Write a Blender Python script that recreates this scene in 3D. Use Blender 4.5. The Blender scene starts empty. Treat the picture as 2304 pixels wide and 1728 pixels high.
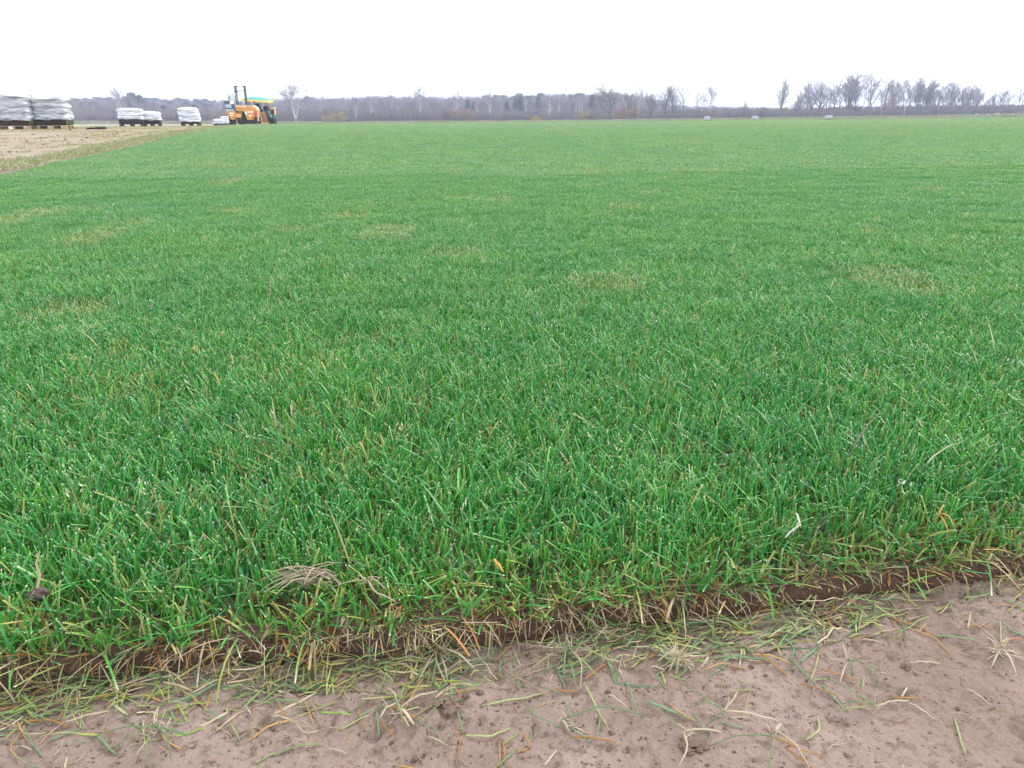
import bpy, bmesh, math, random
import numpy as np
from mathutils import Vector, Matrix

S = bpy.context.scene
COL = S.collection
rnd = random.Random(7)
rng = np.random.default_rng(11)

# ------------------------------------------------------------------ camera
FPX, CX, CY, CAM_H, HOR_Y, ROLL = 1700.0, 1152.0, 864.0, 0.5, 268.0, -0.0078
pitch = math.atan((CY - HOR_Y) / FPX)
cF = Vector((0, math.cos(pitch), -math.sin(pitch)))
cU0 = Vector((0, math.sin(pitch), math.cos(pitch)))
cR0 = Vector((1, 0, 0))
cR = cR0 * math.cos(ROLL) + cU0 * math.sin(ROLL)
cU = cU0 * math.cos(ROLL) - cR0 * math.sin(ROLL)
cam_d = bpy.data.cameras.new('camera')
cam = bpy.data.objects.new('camera', cam_d)
COL.objects.link(cam)
cam_d.sensor_width = 36.0
cam_d.sensor_fit = 'HORIZONTAL'
cam_d.lens = 36.0 * FPX / 2304.0
cam_d.clip_start = 0.02
cam_d.clip_end = 6000.0
cam.matrix_world = Matrix(((cR.x, cU.x, -cF.x, 0), (cR.y, cU.y, -cF.y, 0), (cR.z, cU.z, -cF.z, CAM_H), (0, 0, 0, 1)))
S.camera = cam

# ------------------------------------------------------------------ sky, sun, exposure
SUN_EL, SUN_AZ = math.radians(42), math.radians(62)      # azimuth from +Y towards +X
W = bpy.data.worlds.new('World')
S.world = W
W.use_nodes = True
wn, wl = W.node_tree.nodes, W.node_tree.links
wn.clear()
sky = wn.new('ShaderNodeTexSky')
sky.sky_type = 'NISHITA'
sky.sun_disc = False
sky.sun_elevation = SUN_EL
sky.sun_rotation = SUN_AZ
sky.dust_density = 4.0
hs = wn.new('ShaderNodeHueSaturation')
hs.inputs['Saturation'].default_value = 0.12
cloud = wn.new('ShaderNodeMix')
cloud.data_type = 'RGBA'
cloud.inputs[0].default_value = 0.72                     # closed cloud cover over the clear sky
cloud.inputs[7].default_value = (9.6, 9.8, 10.2, 1)
bg = wn.new('ShaderNodeBackground')
bg.inputs['Strength'].default_value = 0.13
wo = wn.new('ShaderNodeOutputWorld')
wl.new(sky.outputs[0], hs.inputs['Color'])
wl.new(hs.outputs[0], cloud.inputs[6])
wl.new(cloud.outputs[2], bg.inputs['Color'])
wl.new(bg.outputs[0], wo.inputs['Surface'])
sd = bpy.data.lights.new('sun', 'SUN')
sd.energy = 1.3
sd.angle = math.radians(28)
sd.color = (1.0, 0.97, 0.93)
sun = bpy.data.objects.new('sun', sd)
COL.objects.link(sun)
sdir = Vector((math.sin(SUN_AZ) * math.cos(SUN_EL), math.cos(SUN_AZ) * math.cos(SUN_EL), math.sin(SUN_EL)))
sun.rotation_euler = sdir.to_track_quat('Z', 'Y').to_euler()
sun.location = (30, 20, 60)
vs = S.view_settings
vs.view_transform = 'Standard'
vs.look = 'None'
vs.exposure = 1.05
vs.gamma = 1.0
vs.use_curve_mapping = False
S.cycles.max_bounces = 5
S.cycles.diffuse_bounces = 3
S.cycles.transmission_bounces = 4
S.cycles.volume_bounces = 1
S.cycles.use_denoising = True
S.cycles.use_adaptive_sampling = True
S.cycles.adaptive_threshold = 0.012

# ------------------------------------------------------------------ terrain
GY = np.array([-50, 0, 5, 9, 15, 20, 31, 42, 72, 120, 170, 240, 300, 500, 1300.0])
GZ = np.array([0, 0, 0, 0, .11, .18, .27, .28, .14, -.08, -.27, -.52, -.5, -.4, -.3])
_t = np.linspace(-50, 1300, 5401)
_g = np.interp(_t, GY, GZ)
for _ in range(3):
    _w = np.clip((_t - 2) / 9, 0, 1); _w = _w * _w * (3 - 2 * _w)
    _g = _g * (1 - _w) + _w * np.convolve(np.pad(_g, 14, 'edge'), np.ones(29) / 29, 'valid')

def terrain(x, y):
    x = np.asarray(x, float); y = np.asarray(y, float)
    z = np.interp(y, _t, _g)
    w = np.clip((y - 120) / 140, 0, 1); w = w * w * (3 - 2 * w)
    return z + w * 1.05 * np.clip(np.abs(x) / 135, 0, 1.3) ** 2

def tz(x, y): return float(terrain(x, y))

def ray(px, py):
    return cF + cR * ((px - CX) / FPX) - cU * ((py - CY) / FPX)

def at(px, py, Y):
    r = ray(px, py)
    return Vector((0, 0, CAM_H)) + r * (Y / r.y)

def flat(px, py, z=0.0):
    r = ray(px, py)
    return Vector((0, 0, CAM_H)) + r * ((z - CAM_H) / r.z)

def hash2(ix, iy, seed):
    h = (ix.astype(np.int64) * 374761393 + iy.astype(np.int64) * 668265263 + seed * 1442695041) & 0xffffffff
    h = ((h ^ (h >> 13)) * 1274126177) & 0xffffffff
    return ((h ^ (h >> 16)) & 0xffff) / 65535.0

def vnoise(x, y, seed=0):
    x = np.asarray(x, float); y = np.asarray(y, float)
    ix = np.floor(x); iy = np.floor(y); fx = x - ix; fy = y - iy
    ix = ix.astype(np.int64); iy = iy.astype(np.int64)
    fx = fx * fx * (3 - 2 * fx); fy = fy * fy * (3 - 2 * fy)
    a = hash2(ix, iy, seed); b = hash2(ix + 1, iy, seed); c = hash2(ix, iy + 1, seed); d = hash2(ix + 1, iy + 1, seed)
    return (a * (1 - fx) + b * fx) * (1 - fy) + (c * (1 - fx) + d * fx) * fy - 0.5

def fbm(x, y, seed=0, n=4):
    s = 0; a = 1.0; f = 1.0
    for k in range(n):
        s = s + a * vnoise(x * f, y * f, seed + k * 17); a *= .5; f *= 2.03
    return s

# front edge of the standing turf (foot of the cut face)
P0 = flat(0, 1562); P1 = flat(2300, 1302)
EU = (P1 - P0).normalized(); EN = Vector((-EU.y, EU.x, 0))
SOD = 0.025                                                # thickness of the sod
def uv2(u, v):
    return P0.x + EU.x * u + EN.x * v, P0.y + EU.y * u + EN.y * v
def to_uv(x, y):
    dx = x - P0.x; dy = y - P0.y
    return dx * EU.x + dy * EU.y, dx * EN.x + dy * EN.y
def edge_off(u):
    return 0.013 * vnoise(u * 7, u * 0 + 3, 5) + 0.008 * vnoise(u * 31, u * 0 + 1, 6) + 0.004 * vnoise(u * 90, u * 0 + 1, 9)
def left_edge(y):                                          # left boundary of the turf
    y = np.asarray(y, float)
    return -4.8 - 0.268 * (y - 7.9) + 0.08 * vnoise(y * .7, y * 0, 3)

def soil_h(x, y):
    x = np.asarray(x, float); y = np.asarray(y, float)
    f = np.clip((4 - np.hypot(x, y)) / 2.5, 0, 1)
    h = 0.010 * fbm(x * 5, y * 5, 21, 3)
    n = fbm(x * 34, y * 34, 31, 3)
    h = h + 0.0042 * n
    crumb = np.clip(fbm(x * 110, y * 110, 41, 2) - .12, 0, 1)
    zone = np.clip(fbm(x * 9, y * 9, 77, 2) * 2.2 + .35, 0, 1)
    h = h + 0.014 * crumb * np.clip(zone + .12, 0, 1)
    pit = np.clip(-.36 - fbm(x * 62, y * 62, 51, 2), 0, 1)
    h = h - 0.030 * pit
    return h * f

# ------------------------------------------------------------------ materials
def mat(name, col, rough=.6, spec=.5, metal=0.0, noise=0.0, nscale=8.0, bump=0.0, bscale=40.0, alpha=None, trans=0.0):
    m = bpy.data.materials.new(name); m.use_nodes = True
    nt = m.node_tree; b = nt.nodes['Principled BSDF']
    b.inputs['Base Color'].default_value = (*col, 1)
    b.inputs['Roughness'].default_value = rough
    b.inputs['Specular IOR Level'].default_value = spec
    b.inputs['Metallic'].default_value = metal
    if trans: b.inputs['Transmission Weight'].default_value = trans
    if noise or bump:
        tc = nt.nodes.new('ShaderNodeTexCoord')
    if noise:
        n = nt.nodes.new('ShaderNodeTexNoise'); n.inputs['Scale'].default_value = nscale; n.inputs['Detail'].default_value = 5
        mr = nt.nodes.new('ShaderNodeMapRange'); mr.inputs[1].default_value = .3; mr.inputs[2].default_value = .7
        mr.inputs[3].default_value = 1 - noise; mr.inputs[4].default_value = 1 + noise * .6
        mx = nt.nodes.new('ShaderNodeMix'); mx.data_type = 'RGBA'; mx.blend_type = 'MULTIPLY'; mx.inputs[0].default_value = 1
        mx.inputs[6].default_value = (*col, 1)
        nt.links.new(tc.outputs['Object'], n.inputs['Vector']); nt.links.new(n.outputs['Fac'], mr.inputs[0])
        nt.links.new(mr.outputs[0], mx.inputs[7]); nt.links.new(mx.outputs[2], b.inputs['Base Color'])
    if bump:
        n2 = nt.nodes.new('ShaderNodeTexNoise'); n2.inputs['Scale'].default_value = bscale; n2.inputs['Detail'].default_value = 4
        bp = nt.nodes.new('ShaderNodeBump'); bp.inputs['Strength'].default_value = bump; bp.inputs['Distance'].default_value = .02
        nt.links.new(tc.outputs['Object'], n2.inputs['Vector']); nt.links.new(n2.outputs['Fac'], bp.inputs['Height'])
        nt.links.new(bp.outputs[0], b.inputs['Normal'])
    return m

def leaf_mat(name, rough=.38, trans=.32, field=True, spec=.48):
    """blade colours come from the mesh (each blade its own), slow drift over the field from world noise"""
    m = bpy.data.materials.new(name); m.use_nodes = True
    nt = m.node_tree; nd = nt.nodes; lk = nt.links
    b = nd['Principled BSDF']; out = nd['Material Output']
    a = nd.new('ShaderNodeAttribute'); a.attribute_name = 'Col'
    col = a.outputs['Color']
    if field:
        g = nd.new('ShaderNodeNewGeometry')
        for sc, c0, c1, f in ((0.55, (1.12, 1.03, .88, 1), (.86, .97, 1.16, 1), .5), (3.3, (1.18, 1.08, .9, 1), (.84, .92, 1.04, 1), .6)):
            n = nd.new('ShaderNodeTexNoise'); n.inputs['Scale'].default_value = sc; n.inputs['Detail'].default_value = 3
            lk.new(g.outputs['Position'], n.inputs['Vector'])
            r = nd.new('ShaderNodeValToRGB'); r.color_ramp.elements[0].position = .36; r.color_ramp.elements[1].position = .64
            r.color_ramp.elements[0].color = c0; r.color_ramp.elements[1].color = c1
            lk.new(n.outputs['Fac'], r.inputs[0])
            mx = nd.new('ShaderNodeMix'); mx.data_type = 'RGBA'; mx.blend_type = 'MULTIPLY'; mx.inputs[0].default_value = f
            lk.new(col, mx.inputs[6]); lk.new(r.outputs[0], mx.inputs[7]); col = mx.outputs[2]
    lk.new(col, b.inputs['Base Color'])
    b.inputs['Roughness'].default_value = rough
    b.inputs['Specular IOR Level'].default_value = spec
    t = nd.new('ShaderNodeBsdfTranslucent'); lk.new(col, t.inputs['Color'])
    ms = nd.new('ShaderNodeMixShader'); ms.inputs[0].default_value = trans
    lk.new(b.outputs[0], ms.inputs[1]); lk.new(t.outputs[0], ms.inputs[2]); lk.new(ms.outputs[0], out.inputs['Surface'])
    return m

# ------------------------------------------------------------------ object helpers
def tag(o, label=None, cat=None, group=None, kind=None):
    if label: o['label'] = label
    if cat: o['category'] = cat
    if group: o['group'] = group
    if kind: o['kind'] = kind
    return o

def empty(name, loc, rz=0.0):
    o = bpy.data.objects.new(name, None); COL.objects.link(o)
    o.empty_display_size = .2
    o.location = loc; o.rotation_euler = (0, 0, rz)
    return o

def np_mesh(name, V, Fq, col=None, material=None, smooth=True, tri=False):
    me = bpy.data.meshes.new(name)
    V = np.ascontiguousarray(V, dtype=np.float32).reshape(-1, 3)
    Fq = np.ascontiguousarray(Fq, dtype=np.int32)
    k = Fq.shape[1]
    me.vertices.add(len(V)); me.vertices.foreach_set('co', V.ravel())
    me.loops.add(Fq.size); me.loops.foreach_set('vertex_index', Fq.ravel())
    me.polygons.add(len(Fq)); me.polygons.foreach_set('loop_start', np.arange(0, Fq.size, k, dtype=np.int32))
    me.polygons.foreach_set('use_smooth', np.full(len(Fq), smooth, dtype=bool))
    if col is not None:
        ca = me.color_attributes.new('Col', 'FLOAT_COLOR', 'POINT')
        c4 = np.ones((len(V), 4), dtype=np.float32); c4[:, :3] = np.asarray(col, dtype=np.float32).reshape(-1, 3)
        ca.data.foreach_set('color', c4.ravel())
    me.update(calc_edges=True)
    if material: me.materials.append(material)
    return me

def link(name, me, parent=None, loc=None):
    o = bpy.data.objects.new(name, me); COL.objects.link(o)
    if parent: o.parent = parent
    if loc is not None: o.location = loc
    return o

def copy_tree(o, parent=None):
    c = o.copy(); COL.objects.link(c); c.parent = parent
    for ch in o.children: copy_tree(ch, c)
    return c

class MB:
    """collects shapes of one part in one bmesh"""
    def __init__(s): s.bm = bmesh.new()
    def box(s, c, d, rot=None, bev=0.0):
        r = bmesh.ops.create_cube(s.bm, size=1.0); vs_ = r['verts']
        bmesh.ops.scale(s.bm, vec=Vector(d), verts=vs_)
        if bev:
            es = list({e for v in vs_ for e in v.link_edges})
            rb = bmesh.ops.bevel(s.bm, geom=es, offset=bev, segments=2, affect='EDGES', profile=.6)
            vs_ = list({v for f in rb['faces'] for v in f.verts} | {v for v in vs_ if v.is_valid})
        if rot is not None: bmesh.ops.rotate(s.bm, cent=(0, 0, 0), matrix=rot.to_3x3(), verts=vs_)
        bmesh.ops.translate(s.bm, vec=Vector(c), verts=vs_)
        return s
    def prism(s, pts, y0, y1, bev=0.0):
        """polygon in the x,z plane, extruded along y"""
        a = [s.bm.verts.new((p[0], y0, p[1])) for p in pts]; b = [s.bm.verts.new((p[0], y1, p[1])) for p in pts]
        n = len(pts)
        fs = [s.bm.faces.new(a), s.bm.faces.new(b[::-1])]
        for i in range(n): fs.append(s.bm.faces.new((a[i], b[i], b[(i + 1) % n], a[(i + 1) % n])))
        bmesh.ops.recalc_face_normals(s.bm, faces=fs)
        if bev:
            bmesh.ops.bevel(s.bm, geom=list({e for f in fs for e in f.edges}), offset=bev, segments=2, affect='EDGES', profile=.6)
        return s
    def tube(s, pts, rads, n=6, cap=True):
        pts = [Vector(p) for p in pts]; rings = []
        if not hasattr(rads, '__len__'): rads = [rads] * len(pts)
        prev = None
        for i, p in enumerate(pts):
            d = (pts[min(i + 1, len(pts) - 1)] - pts[max(i - 1, 0)]).normalized()
            ref = Vector((0, 0, 1)) if abs(d.z) < .9 else Vector((1, 0, 0))
            if prev is None: a = d.cross(ref).normalized()
            else: a = (prev - d * prev.dot(d)).normalized()
            prev = a; b = d.cross(a)
            rings.append([s.bm.verts.new(p + (a * math.cos(2 * math.pi * k / n) + b * math.sin(2 * math.pi * k / n)) * rads[i]) for k in range(n)])
        for r0, r1 in zip(rings, rings[1:]):
            for k in range(n): s.bm.faces.new((r0[k], r0[(k + 1) % n], r1[(k + 1) % n], r1[k]))
        if cap:
            s.bm.faces.new(rings[0][::-1]); s.bm.faces.new(rings[-1])
        return s
    def lathe_x(s, prof, c, n=28):
        """profile of (x, radius) turned round an axis along x through c"""
        rings = []
        for x, r in prof:
            rings.append([s.bm.verts.new((c[0] + x, c[1] + r * math.cos(2 * math.pi * k / n), c[2] + r * math.sin(2 * math.pi * k / n))) for k in range(n)])
        for r0, r1 in zip(rings, rings[1:]):
            for k in range(n): s.bm.faces.new((r0[k], r0[(k + 1) % n], r1[(k + 1) % n], r1[k]))
        s.bm.faces.new(rings[0][::-1]); s.bm.faces.new(rings[-1])
        return s
    def build(s, name, m, parent=None, smooth=False, loc=None):
        bmesh.ops.recalc_face_normals(s.bm, faces=s.bm.faces[:])
        me = bpy.data.meshes.new(name); s.bm.to_mesh(me); s.bm.free()
        if smooth:
            me.polygons.foreach_set('use_smooth', [True] * len(me.polygons))
            me.set_sharp_from_angle(angle=math.radians(38))
        me.materials.append(m)
        return link(name, me, parent, loc)

# ------------------------------------------------------------------ blades
GREENS = np.array([(.042, .255, .044), (.032, .212, .041), (.064, .285, .038), (.100, .305, .038), (.034, .205, .052), (.054, .268, .070)])
YELS = np.array([(.24, .30, .07), (.30, .31, .10), (.20, .29, .06)])
STRAW = np.array([(.38, .31, .19), (.30, .23, .14), (.46, .39, .26), (.24, .18, .11)])
ORNG = np.array([(.36, .18, .05), (.29, .14, .045), (.38, .23, .075)])

def pick_cols(n, p, R):
    """p: (n,4) or (4,) odds of green, yellow green, straw, orange"""
    p = np.broadcast_to(np.asarray(p, float), (n, 4)); c = np.cumsum(p, 1); c = c / c[:, -1:]
    k = (R.random((n, 1)) > c).sum(1)
    out = np.empty((n, 3)); banks = (GREENS, YELS, STRAW, ORNG)
    for i, b in enumerate(banks):
        mk = k == i; out[mk] = b[R.integers(0, len(b), mk.sum())]
    return out * R.uniform(.78, 1.25, (n, 1)) * R.uniform(.93, 1.07, (n, 3)), k

def blades(base, az, L, w, lean, curl, cols, R, rows=(0, .32, .66, .95, 1.0), tip=(.60, .57, .43), tipp=.5, basecol=(.26, .32, .12), kinds=None, taper=.62, twist=.5):
    n = len(az); rows = np.asarray(rows); m = len(rows)
    ang = lean[:, None] + curl[:, None] * rows[None, :]
    mid = (ang[:, 1:] + ang[:, :-1]) / 2; dl = np.diff(rows)[None, :] * L[:, None]
    hx = np.concatenate([np.zeros((n, 1)), np.cumsum(np.sin(mid) * dl, 1)], 1)
    hz = np.concatenate([np.zeros((n, 1)), np.cumsum(np.cos(mid) * dl, 1)], 1)
    P = np.stack([base[:, None, 0] + hx * np.cos(az)[:, None], base[:, None, 1] + hx * np.sin(az)[:, None], base[:, None, 2] + hz], 2)
    ta = az + math.pi / 2 + R.normal(0, twist, n)
    prof = np.interp(rows, [0, .25, .6, 1], [.75, 1, .95, taper])
    sx = np.stack([np.cos(ta), np.sin(ta), R.normal(0, .15, n)], 1)[:, None, :] * (w[:, None] * .5 * prof[None, :])[:, :, None]
    V = np.stack([P - sx, P + sx], 2)                       # n, m, 2, 3
    C = np.repeat(cols[:, None, :], m, 1)
    bc = np.asarray(basecol)[None, :] * R.uniform(.7, 1.2, (n, 1))
    gr = (np.ones(n, bool) if kinds is None else kinds < 2)
    C[:, 0] = np.where(gr[:, None], .45 * cols + .55 * bc, cols)
    C[:, 1] = np.where(gr[:, None], .93 * cols + .07 * bc, cols)
    tp = (R.random(n) < tipp) & gr
    C[tp, -1] = np.asarray(tip)[None, :] * R.uniform(.75, 1.25, (tp.sum(), 1))
    C = np.repeat(C[:, :, None, :], 2, 2)
    idx = np.arange(n * m * 2).reshape(n, m, 2)
    Fq = np.stack([idx[:, :-1, 0], idx[:, :-1, 1], idx[:, 1:, 1], idx[:, 1:, 0]], 2).reshape(-1, 4)
    return V.reshape(-1, 3), Fq, C.reshape(-1, 3)

def join(parts):
    V, Fq, C, o = [], [], [], 0
    for v, f, c in parts:
        V.append(v); Fq.append(f + o); C.append(c); o += len(v)
    return np.concatenate(V), np.concatenate(Fq), np.concatenate(C)

def lying(pos, az, L, w, bend, lift, cols, R, m=6, tilt=None, hug=None):
    """strips lying on the ground: bend in plan, lift in the middle"""
    n = len(az); t = np.linspace(0, 1, m)
    a = az[:, None] + bend[:, None] * (t[None, :] - .5)
    d = L[:, None] / (m - 1)
    am = (a[:, 1:] + a[:, :-1]) / 2
    hx = np.concatenate([np.zeros((n, 1)), np.cumsum(np.cos(am) * d, 1)], 1); hy = np.concatenate([np.zeros((n, 1)), np.cumsum(np.sin(am) * d, 1)], 1)
    hx -= hx.mean(1, keepdims=True); hy -= hy.mean(1, keepdims=True)
    z = pos[:, None, 2] + lift[:, None] * np.sin(math.pi * t)[None, :]
    if tilt is not None: z = z + (tilt * L)[:, None] * (t[None, :] - .5)
    X = pos[:, None, 0] + hx; Y = pos[:, None, 1] + hy
    if hug is not None: z = z + hug(X, Y)
    P = np.stack([X, Y, z], 2)
    roll = R.normal(0, .45, n)
    pr = np.interp(t, [0, .15, .85, 1], [.7, 1, .95, .55])
    sx = np.stack([-np.sin(a) * np.cos(roll)[:, None], np.cos(a) * np.cos(roll)[:, None], np.broadcast_to(np.sin(roll)[:, None], a.shape)], 2) * (w[:, None] * .5 * pr[None, :])[:, :, None]
    V = np.stack([P - sx, P + sx], 2)
    V[..., 2] = np.maximum(V[..., 2], (P[..., 2] - .0012)[..., None])
    C = np.repeat(np.repeat(cols[:, None, :], m, 1)[:, :, None, :], 2, 2)
    C = C * R.uniform(.85, 1.15, (n, m, 1, 1))
    idx = np.arange(n * m * 2).reshape(n, m, 2)
    Fq = np.stack([idx[:, :-1, 0], idx[:, :-1, 1], idx[:, 1:, 1], idx[:, 1:, 0]], 2).reshape(-1, 4)
    return V.reshape(-1, 3), Fq, C.reshape(-1, 3)

def scatter(name, protos, pts, rot, scl, idx):
    """one object: prototypes set out on points with geometry nodes"""
    pc = bpy.data.collections.new(name + '_kinds')
    for i, p in enumerate(protos):
        if isinstance(p, bpy.types.Mesh): p = bpy.data.objects.new('%s_kind_%02d' % (name, i), p)
        pc.objects.link(p)
    me = bpy.data.meshes.new(name)
    pts = np.ascontiguousarray(pts, np.float32); n = len(pts)
    me.vertices.add(n); me.vertices.foreach_set('co', pts.ravel())
    for an, dt, key, data in (('rot', 'FLOAT_VECTOR', 'vector', rot), ('scl', 'FLOAT_VECTOR', 'vector', scl)):
        at_ = me.attributes.new(an, dt, 'POINT'); at_.data.foreach_set(key, np.ascontiguousarray(data, np.float32).ravel())
    ai = me.attributes.new('kind_index', 'INT', 'POINT'); ai.data.foreach_set('value', np.ascontiguousarray(idx, np.int32))
    o = link(name, me)
    ng = bpy.data.node_groups.new(name + '_nodes', 'GeometryNodeTree')
    ng.interface.new_socket('Geometry', in_out='INPUT', socket_type='NodeSocketGeometry')
    ng.interface.new_socket('Geometry', in_out='OUTPUT', socket_type='NodeSocketGeometry')
    gi = ng.nodes.new('NodeGroupInput'); go = ng.nodes.new('NodeGroupOutput')
    mp_ = ng.nodes.new('GeometryNodeMeshToPoints')
    ci = ng.nodes.new('GeometryNodeCollectionInfo'); ci.inputs[0].default_value = pc
    ci.inputs['Separate Children'].default_value = True; ci.inputs['Reset Children'].default_value = True
    ip = ng.nodes.new('GeometryNodeInstanceOnPoints'); ip.inputs['Pick Instance'].default_value = True
    def na(n_, t_):
        k = ng.nodes.new('GeometryNodeInputNamedAttribute'); k.data_type = t_; k.inputs[0].default_value = n_; return k.outputs[0]
    ng.links.new(gi.outputs[0], mp_.inputs[0]); ng.links.new(mp_.outputs[0], ip.inputs['Points'])
    ng.links.new(ci.outputs[0], ip.inputs['Instance'])
    ng.links.new(na('kind_index', 'INT'), ip.inputs['Instance Index'])
    ng.links.new(na('rot', 'FLOAT_VECTOR'), ip.inputs['Rotation'])
    ng.links.new(na('scl', 'FLOAT_VECTOR'), ip.inputs['Scale'])
    ng.links.new(ip.outputs[0], go.inputs[0])
    md = o.modifiers.new('scatter', 'NODES'); md.node_group = ng
    return o
# ================================================================== GROUND
def soil_mat(name, near=True):
    m = bpy.data.materials.new(name); m.use_nodes = True
    nt = m.node_tree; nd = nt.nodes; lk = nt.links; b = nd['Principled BSDF']
    g = nd.new('ShaderNodeNewGeometry')
    def noise(sc, det=6, rough=.6):
        n = nd.new('ShaderNodeTexNoise'); n.inputs['Scale'].default_value = sc; n.inputs['Detail'].default_value = det; n.inputs['Roughness'].default_value = rough
        lk.new(g.outputs['Position'], n.inputs['Vector']); return n.outputs['Fac']
    def ramp(f, a, ca, bb, cb):
        r = nd.new('ShaderNodeValToRGB'); e = r.color_ramp.elements; e[0].position = a; e[1].position = bb; e[0].color = (*ca, 1); e[1].color = (*cb, 1)
        lk.new(f, r.inputs[0]); return r.outputs[0]
    def mix(f, a, c, mode='MIX'):
        x = nd.new('ShaderNodeMix'); x.data_type = 'RGBA'; x.blend_type = mode
        if isinstance(f, float): x.inputs[0].default_value = f
        else: lk.new(f, x.inputs[0])
        for s_, k in ((a, 6), (c, 7)):
            if isinstance(s_, tuple): x.inputs[k].default_value = (*s_, 1)
            else: lk.new(s_, x.inputs[k])
        return x.outputs[2]
    c = ramp(noise(6), .34, (.225, .162, .133), .66, (.302, .228, .197))
    c = mix(ramp(noise(75, 4, .7), .38, (.85, .85, .85), .49, (0, 0, 0)), c, (.165, .116, .088))          # moist crumbs
    c = mix(ramp(noise(190, 3, .6), .32, (.9, .9, .9), .40, (0, 0, 0)), c, (.075, .047, .036))            # dark specks painting the shade inside small holes
    c = mix(ramp(noise(310, 2, .5), .64, (0, 0, 0), .72, (.6, .6, .6)), c, (.30, .25, .22))              # pale grit
    mp = nd.new('ShaderNodeSeparateXYZ'); lk.new(g.outputs['Position'], mp.inputs[0])
    def rng_(sock, a, bb):
        r = nd.new('ShaderNodeMapRange'); r.inputs[1].default_value = a; r.inputs[2].default_value = bb; lk.new(sock, r.inputs[0]); return r.outputs[0]
    def mp_gap():
        # freshly bared darker soil along the left edge of the standing turf
        a = nd.new('ShaderNodeMath'); a.operation = 'MULTIPLY_ADD'; a.inputs[1].default_value = .268; lk.new(mp.outputs['Y'], a.inputs[0]); lk.new(mp.outputs['X'], a.inputs[2])
        s_ = nd.new('ShaderNodeMath'); s_.operation = 'ADD'; s_.inputs[1].default_value = 4.8 - .268 * 7.9 + .62; lk.new(a.outputs[0], s_.inputs[0])
        m2 = nd.new('ShaderNodeMath'); m2.operation = 'MULTIPLY'; m2.inputs[1].default_value = 5; lk.new(s_.outputs[0], m2.inputs[0]); return m2.outputs[0]
    field = ramp(noise(1.1, 8, .75), .40, (.20, .150, .115), .62, (.27, .225, .17))
    field = mix(rng_(mp_gap(), 0, 1), field, (.105, .072, .052))
    field = mix(ramp(noise(9, 5, .7), .42, (0, 0, 0), .62, (.8, .8, .8)), field, (.30, .26, .195))
    c = mix(rng_(mp.outputs['Y'], 3, 7), c, field)
    verge = ramp(noise(.12, 6, .7), .4, (.16, .15, .08), .6, (.22, .19, .12))
    c = mix(rng_(mp.outputs['Y'], 175, 190), c, verge)
    lk.new(c, b.inputs['Base Color'])
    b.inputs['Roughness'].default_value = .85; b.inputs['Specular IOR Level'].default_value = .25
    n1 = noise(160, 6, .7)
    bp = nd.new('ShaderNodeBump'); bp.inputs['Strength'].default_value = .8; bp.inputs['Distance'].default_value = .008
    lk.new(n1, bp.inputs['Height']); lk.new(bp.outputs[0], b.inputs['Normal'])
    return m
M_soil = soil_mat('soil')

def axis(lo, hi, a, b, fine, grow):
    c = list(np.arange(a, b + fine * .5, fine)); s = fine
    x = c[-1]
    while x < hi: s *= grow; x += s; c.append(x)
    s = fine; x = c[0]
    while x > lo: s *= grow; x -= s; c.insert(0, x)
    return np.array(c)

def grid_mesh(name, xs, ys, zf, material):
    X, Y = np.meshgrid(xs, ys)
    Z = zf(X, Y)
    V = np.stack([X, Y, Z], 2).reshape(-1, 3)
    i = np.arange(len(xs) * len(ys)).reshape(len(ys), len(xs))
    Fq = np.stack([i[:-1, :-1], i[:-1, 1:], i[1:, 1:], i[1:, :-1]], 2).reshape(-1, 4)
    return np_mesh(name, V, Fq, None, material)

xs = axis(-1150, 1150, -.95, 1.15, .0042, 1.11)
ys = axis(-60, 1250, .22, 1.0, .0042, 1.09)
ground = link('ground', grid_mesh('ground', xs, ys, lambda x, y: terrain(x, y) + soil_h(x, y), M_soil))
tag(ground, kind='structure')
def gz(x, y): return float(terrain(x, y) + soil_h(x, y))
def gzv(x, y): return terrain(x, y) + soil_h(x, y)

# ------------------------------------------------------------------ sod bed under the standing grass, with its cut front face
M_bed = mat('sod_soil', (.100, .060, .043), .9, .2, noise=.35, nscale=55, bump=.6, bscale=220)
uu = np.arange(-2.4, 3.6, .004)
off = edge_off(uu)
prof = [(-.004, -.012, 0), (.000, .004, .25), (.0025, .012, .4), (.004, .019, .5), (.007, .0235, .7), (.014, .0255, 1), (.05, .026, 1), (.16, .026, .6), (.5, .025, .2), (.9, .024, 0)]
rows = []
for k, (v, z, rough) in enumerate(prof):
    jit = .004 * vnoise(uu * 60, uu * 0 + k * 1.7, 14) + .003 * vnoise(uu * 200, uu * 0 + k * 2.3, 15)
    crack = np.clip(vnoise(uu * 45, uu * 0 + k * .35, 18) - .36, 0, 1) * .06
    vv = v + off * np.clip(1 - v / .4, 0, 1) + jit * (1 if k < 7 else 0) + crack * (1 if 0 < k < 5 else 0)
    x, y = uv2(uu, vv)
    zz = z + .006 * rough * fbm(uu * 30, uu * 0 + v * 40, 16, 3) + (gzv(x, y) if k == 0 else terrain(x, y))
    rows.append(np.stack([x, y, zz], 1))
V1 = np.stack(rows, 0)
i = np.arange(V1.shape[0] * V1.shape[1]).reshape(V1.shape[:2])
F1 = np.stack([i[:-1, :-1], i[:-1, 1:], i[1:, 1:], i[1:, :-1]], 2).reshape(-1, 4)
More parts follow.
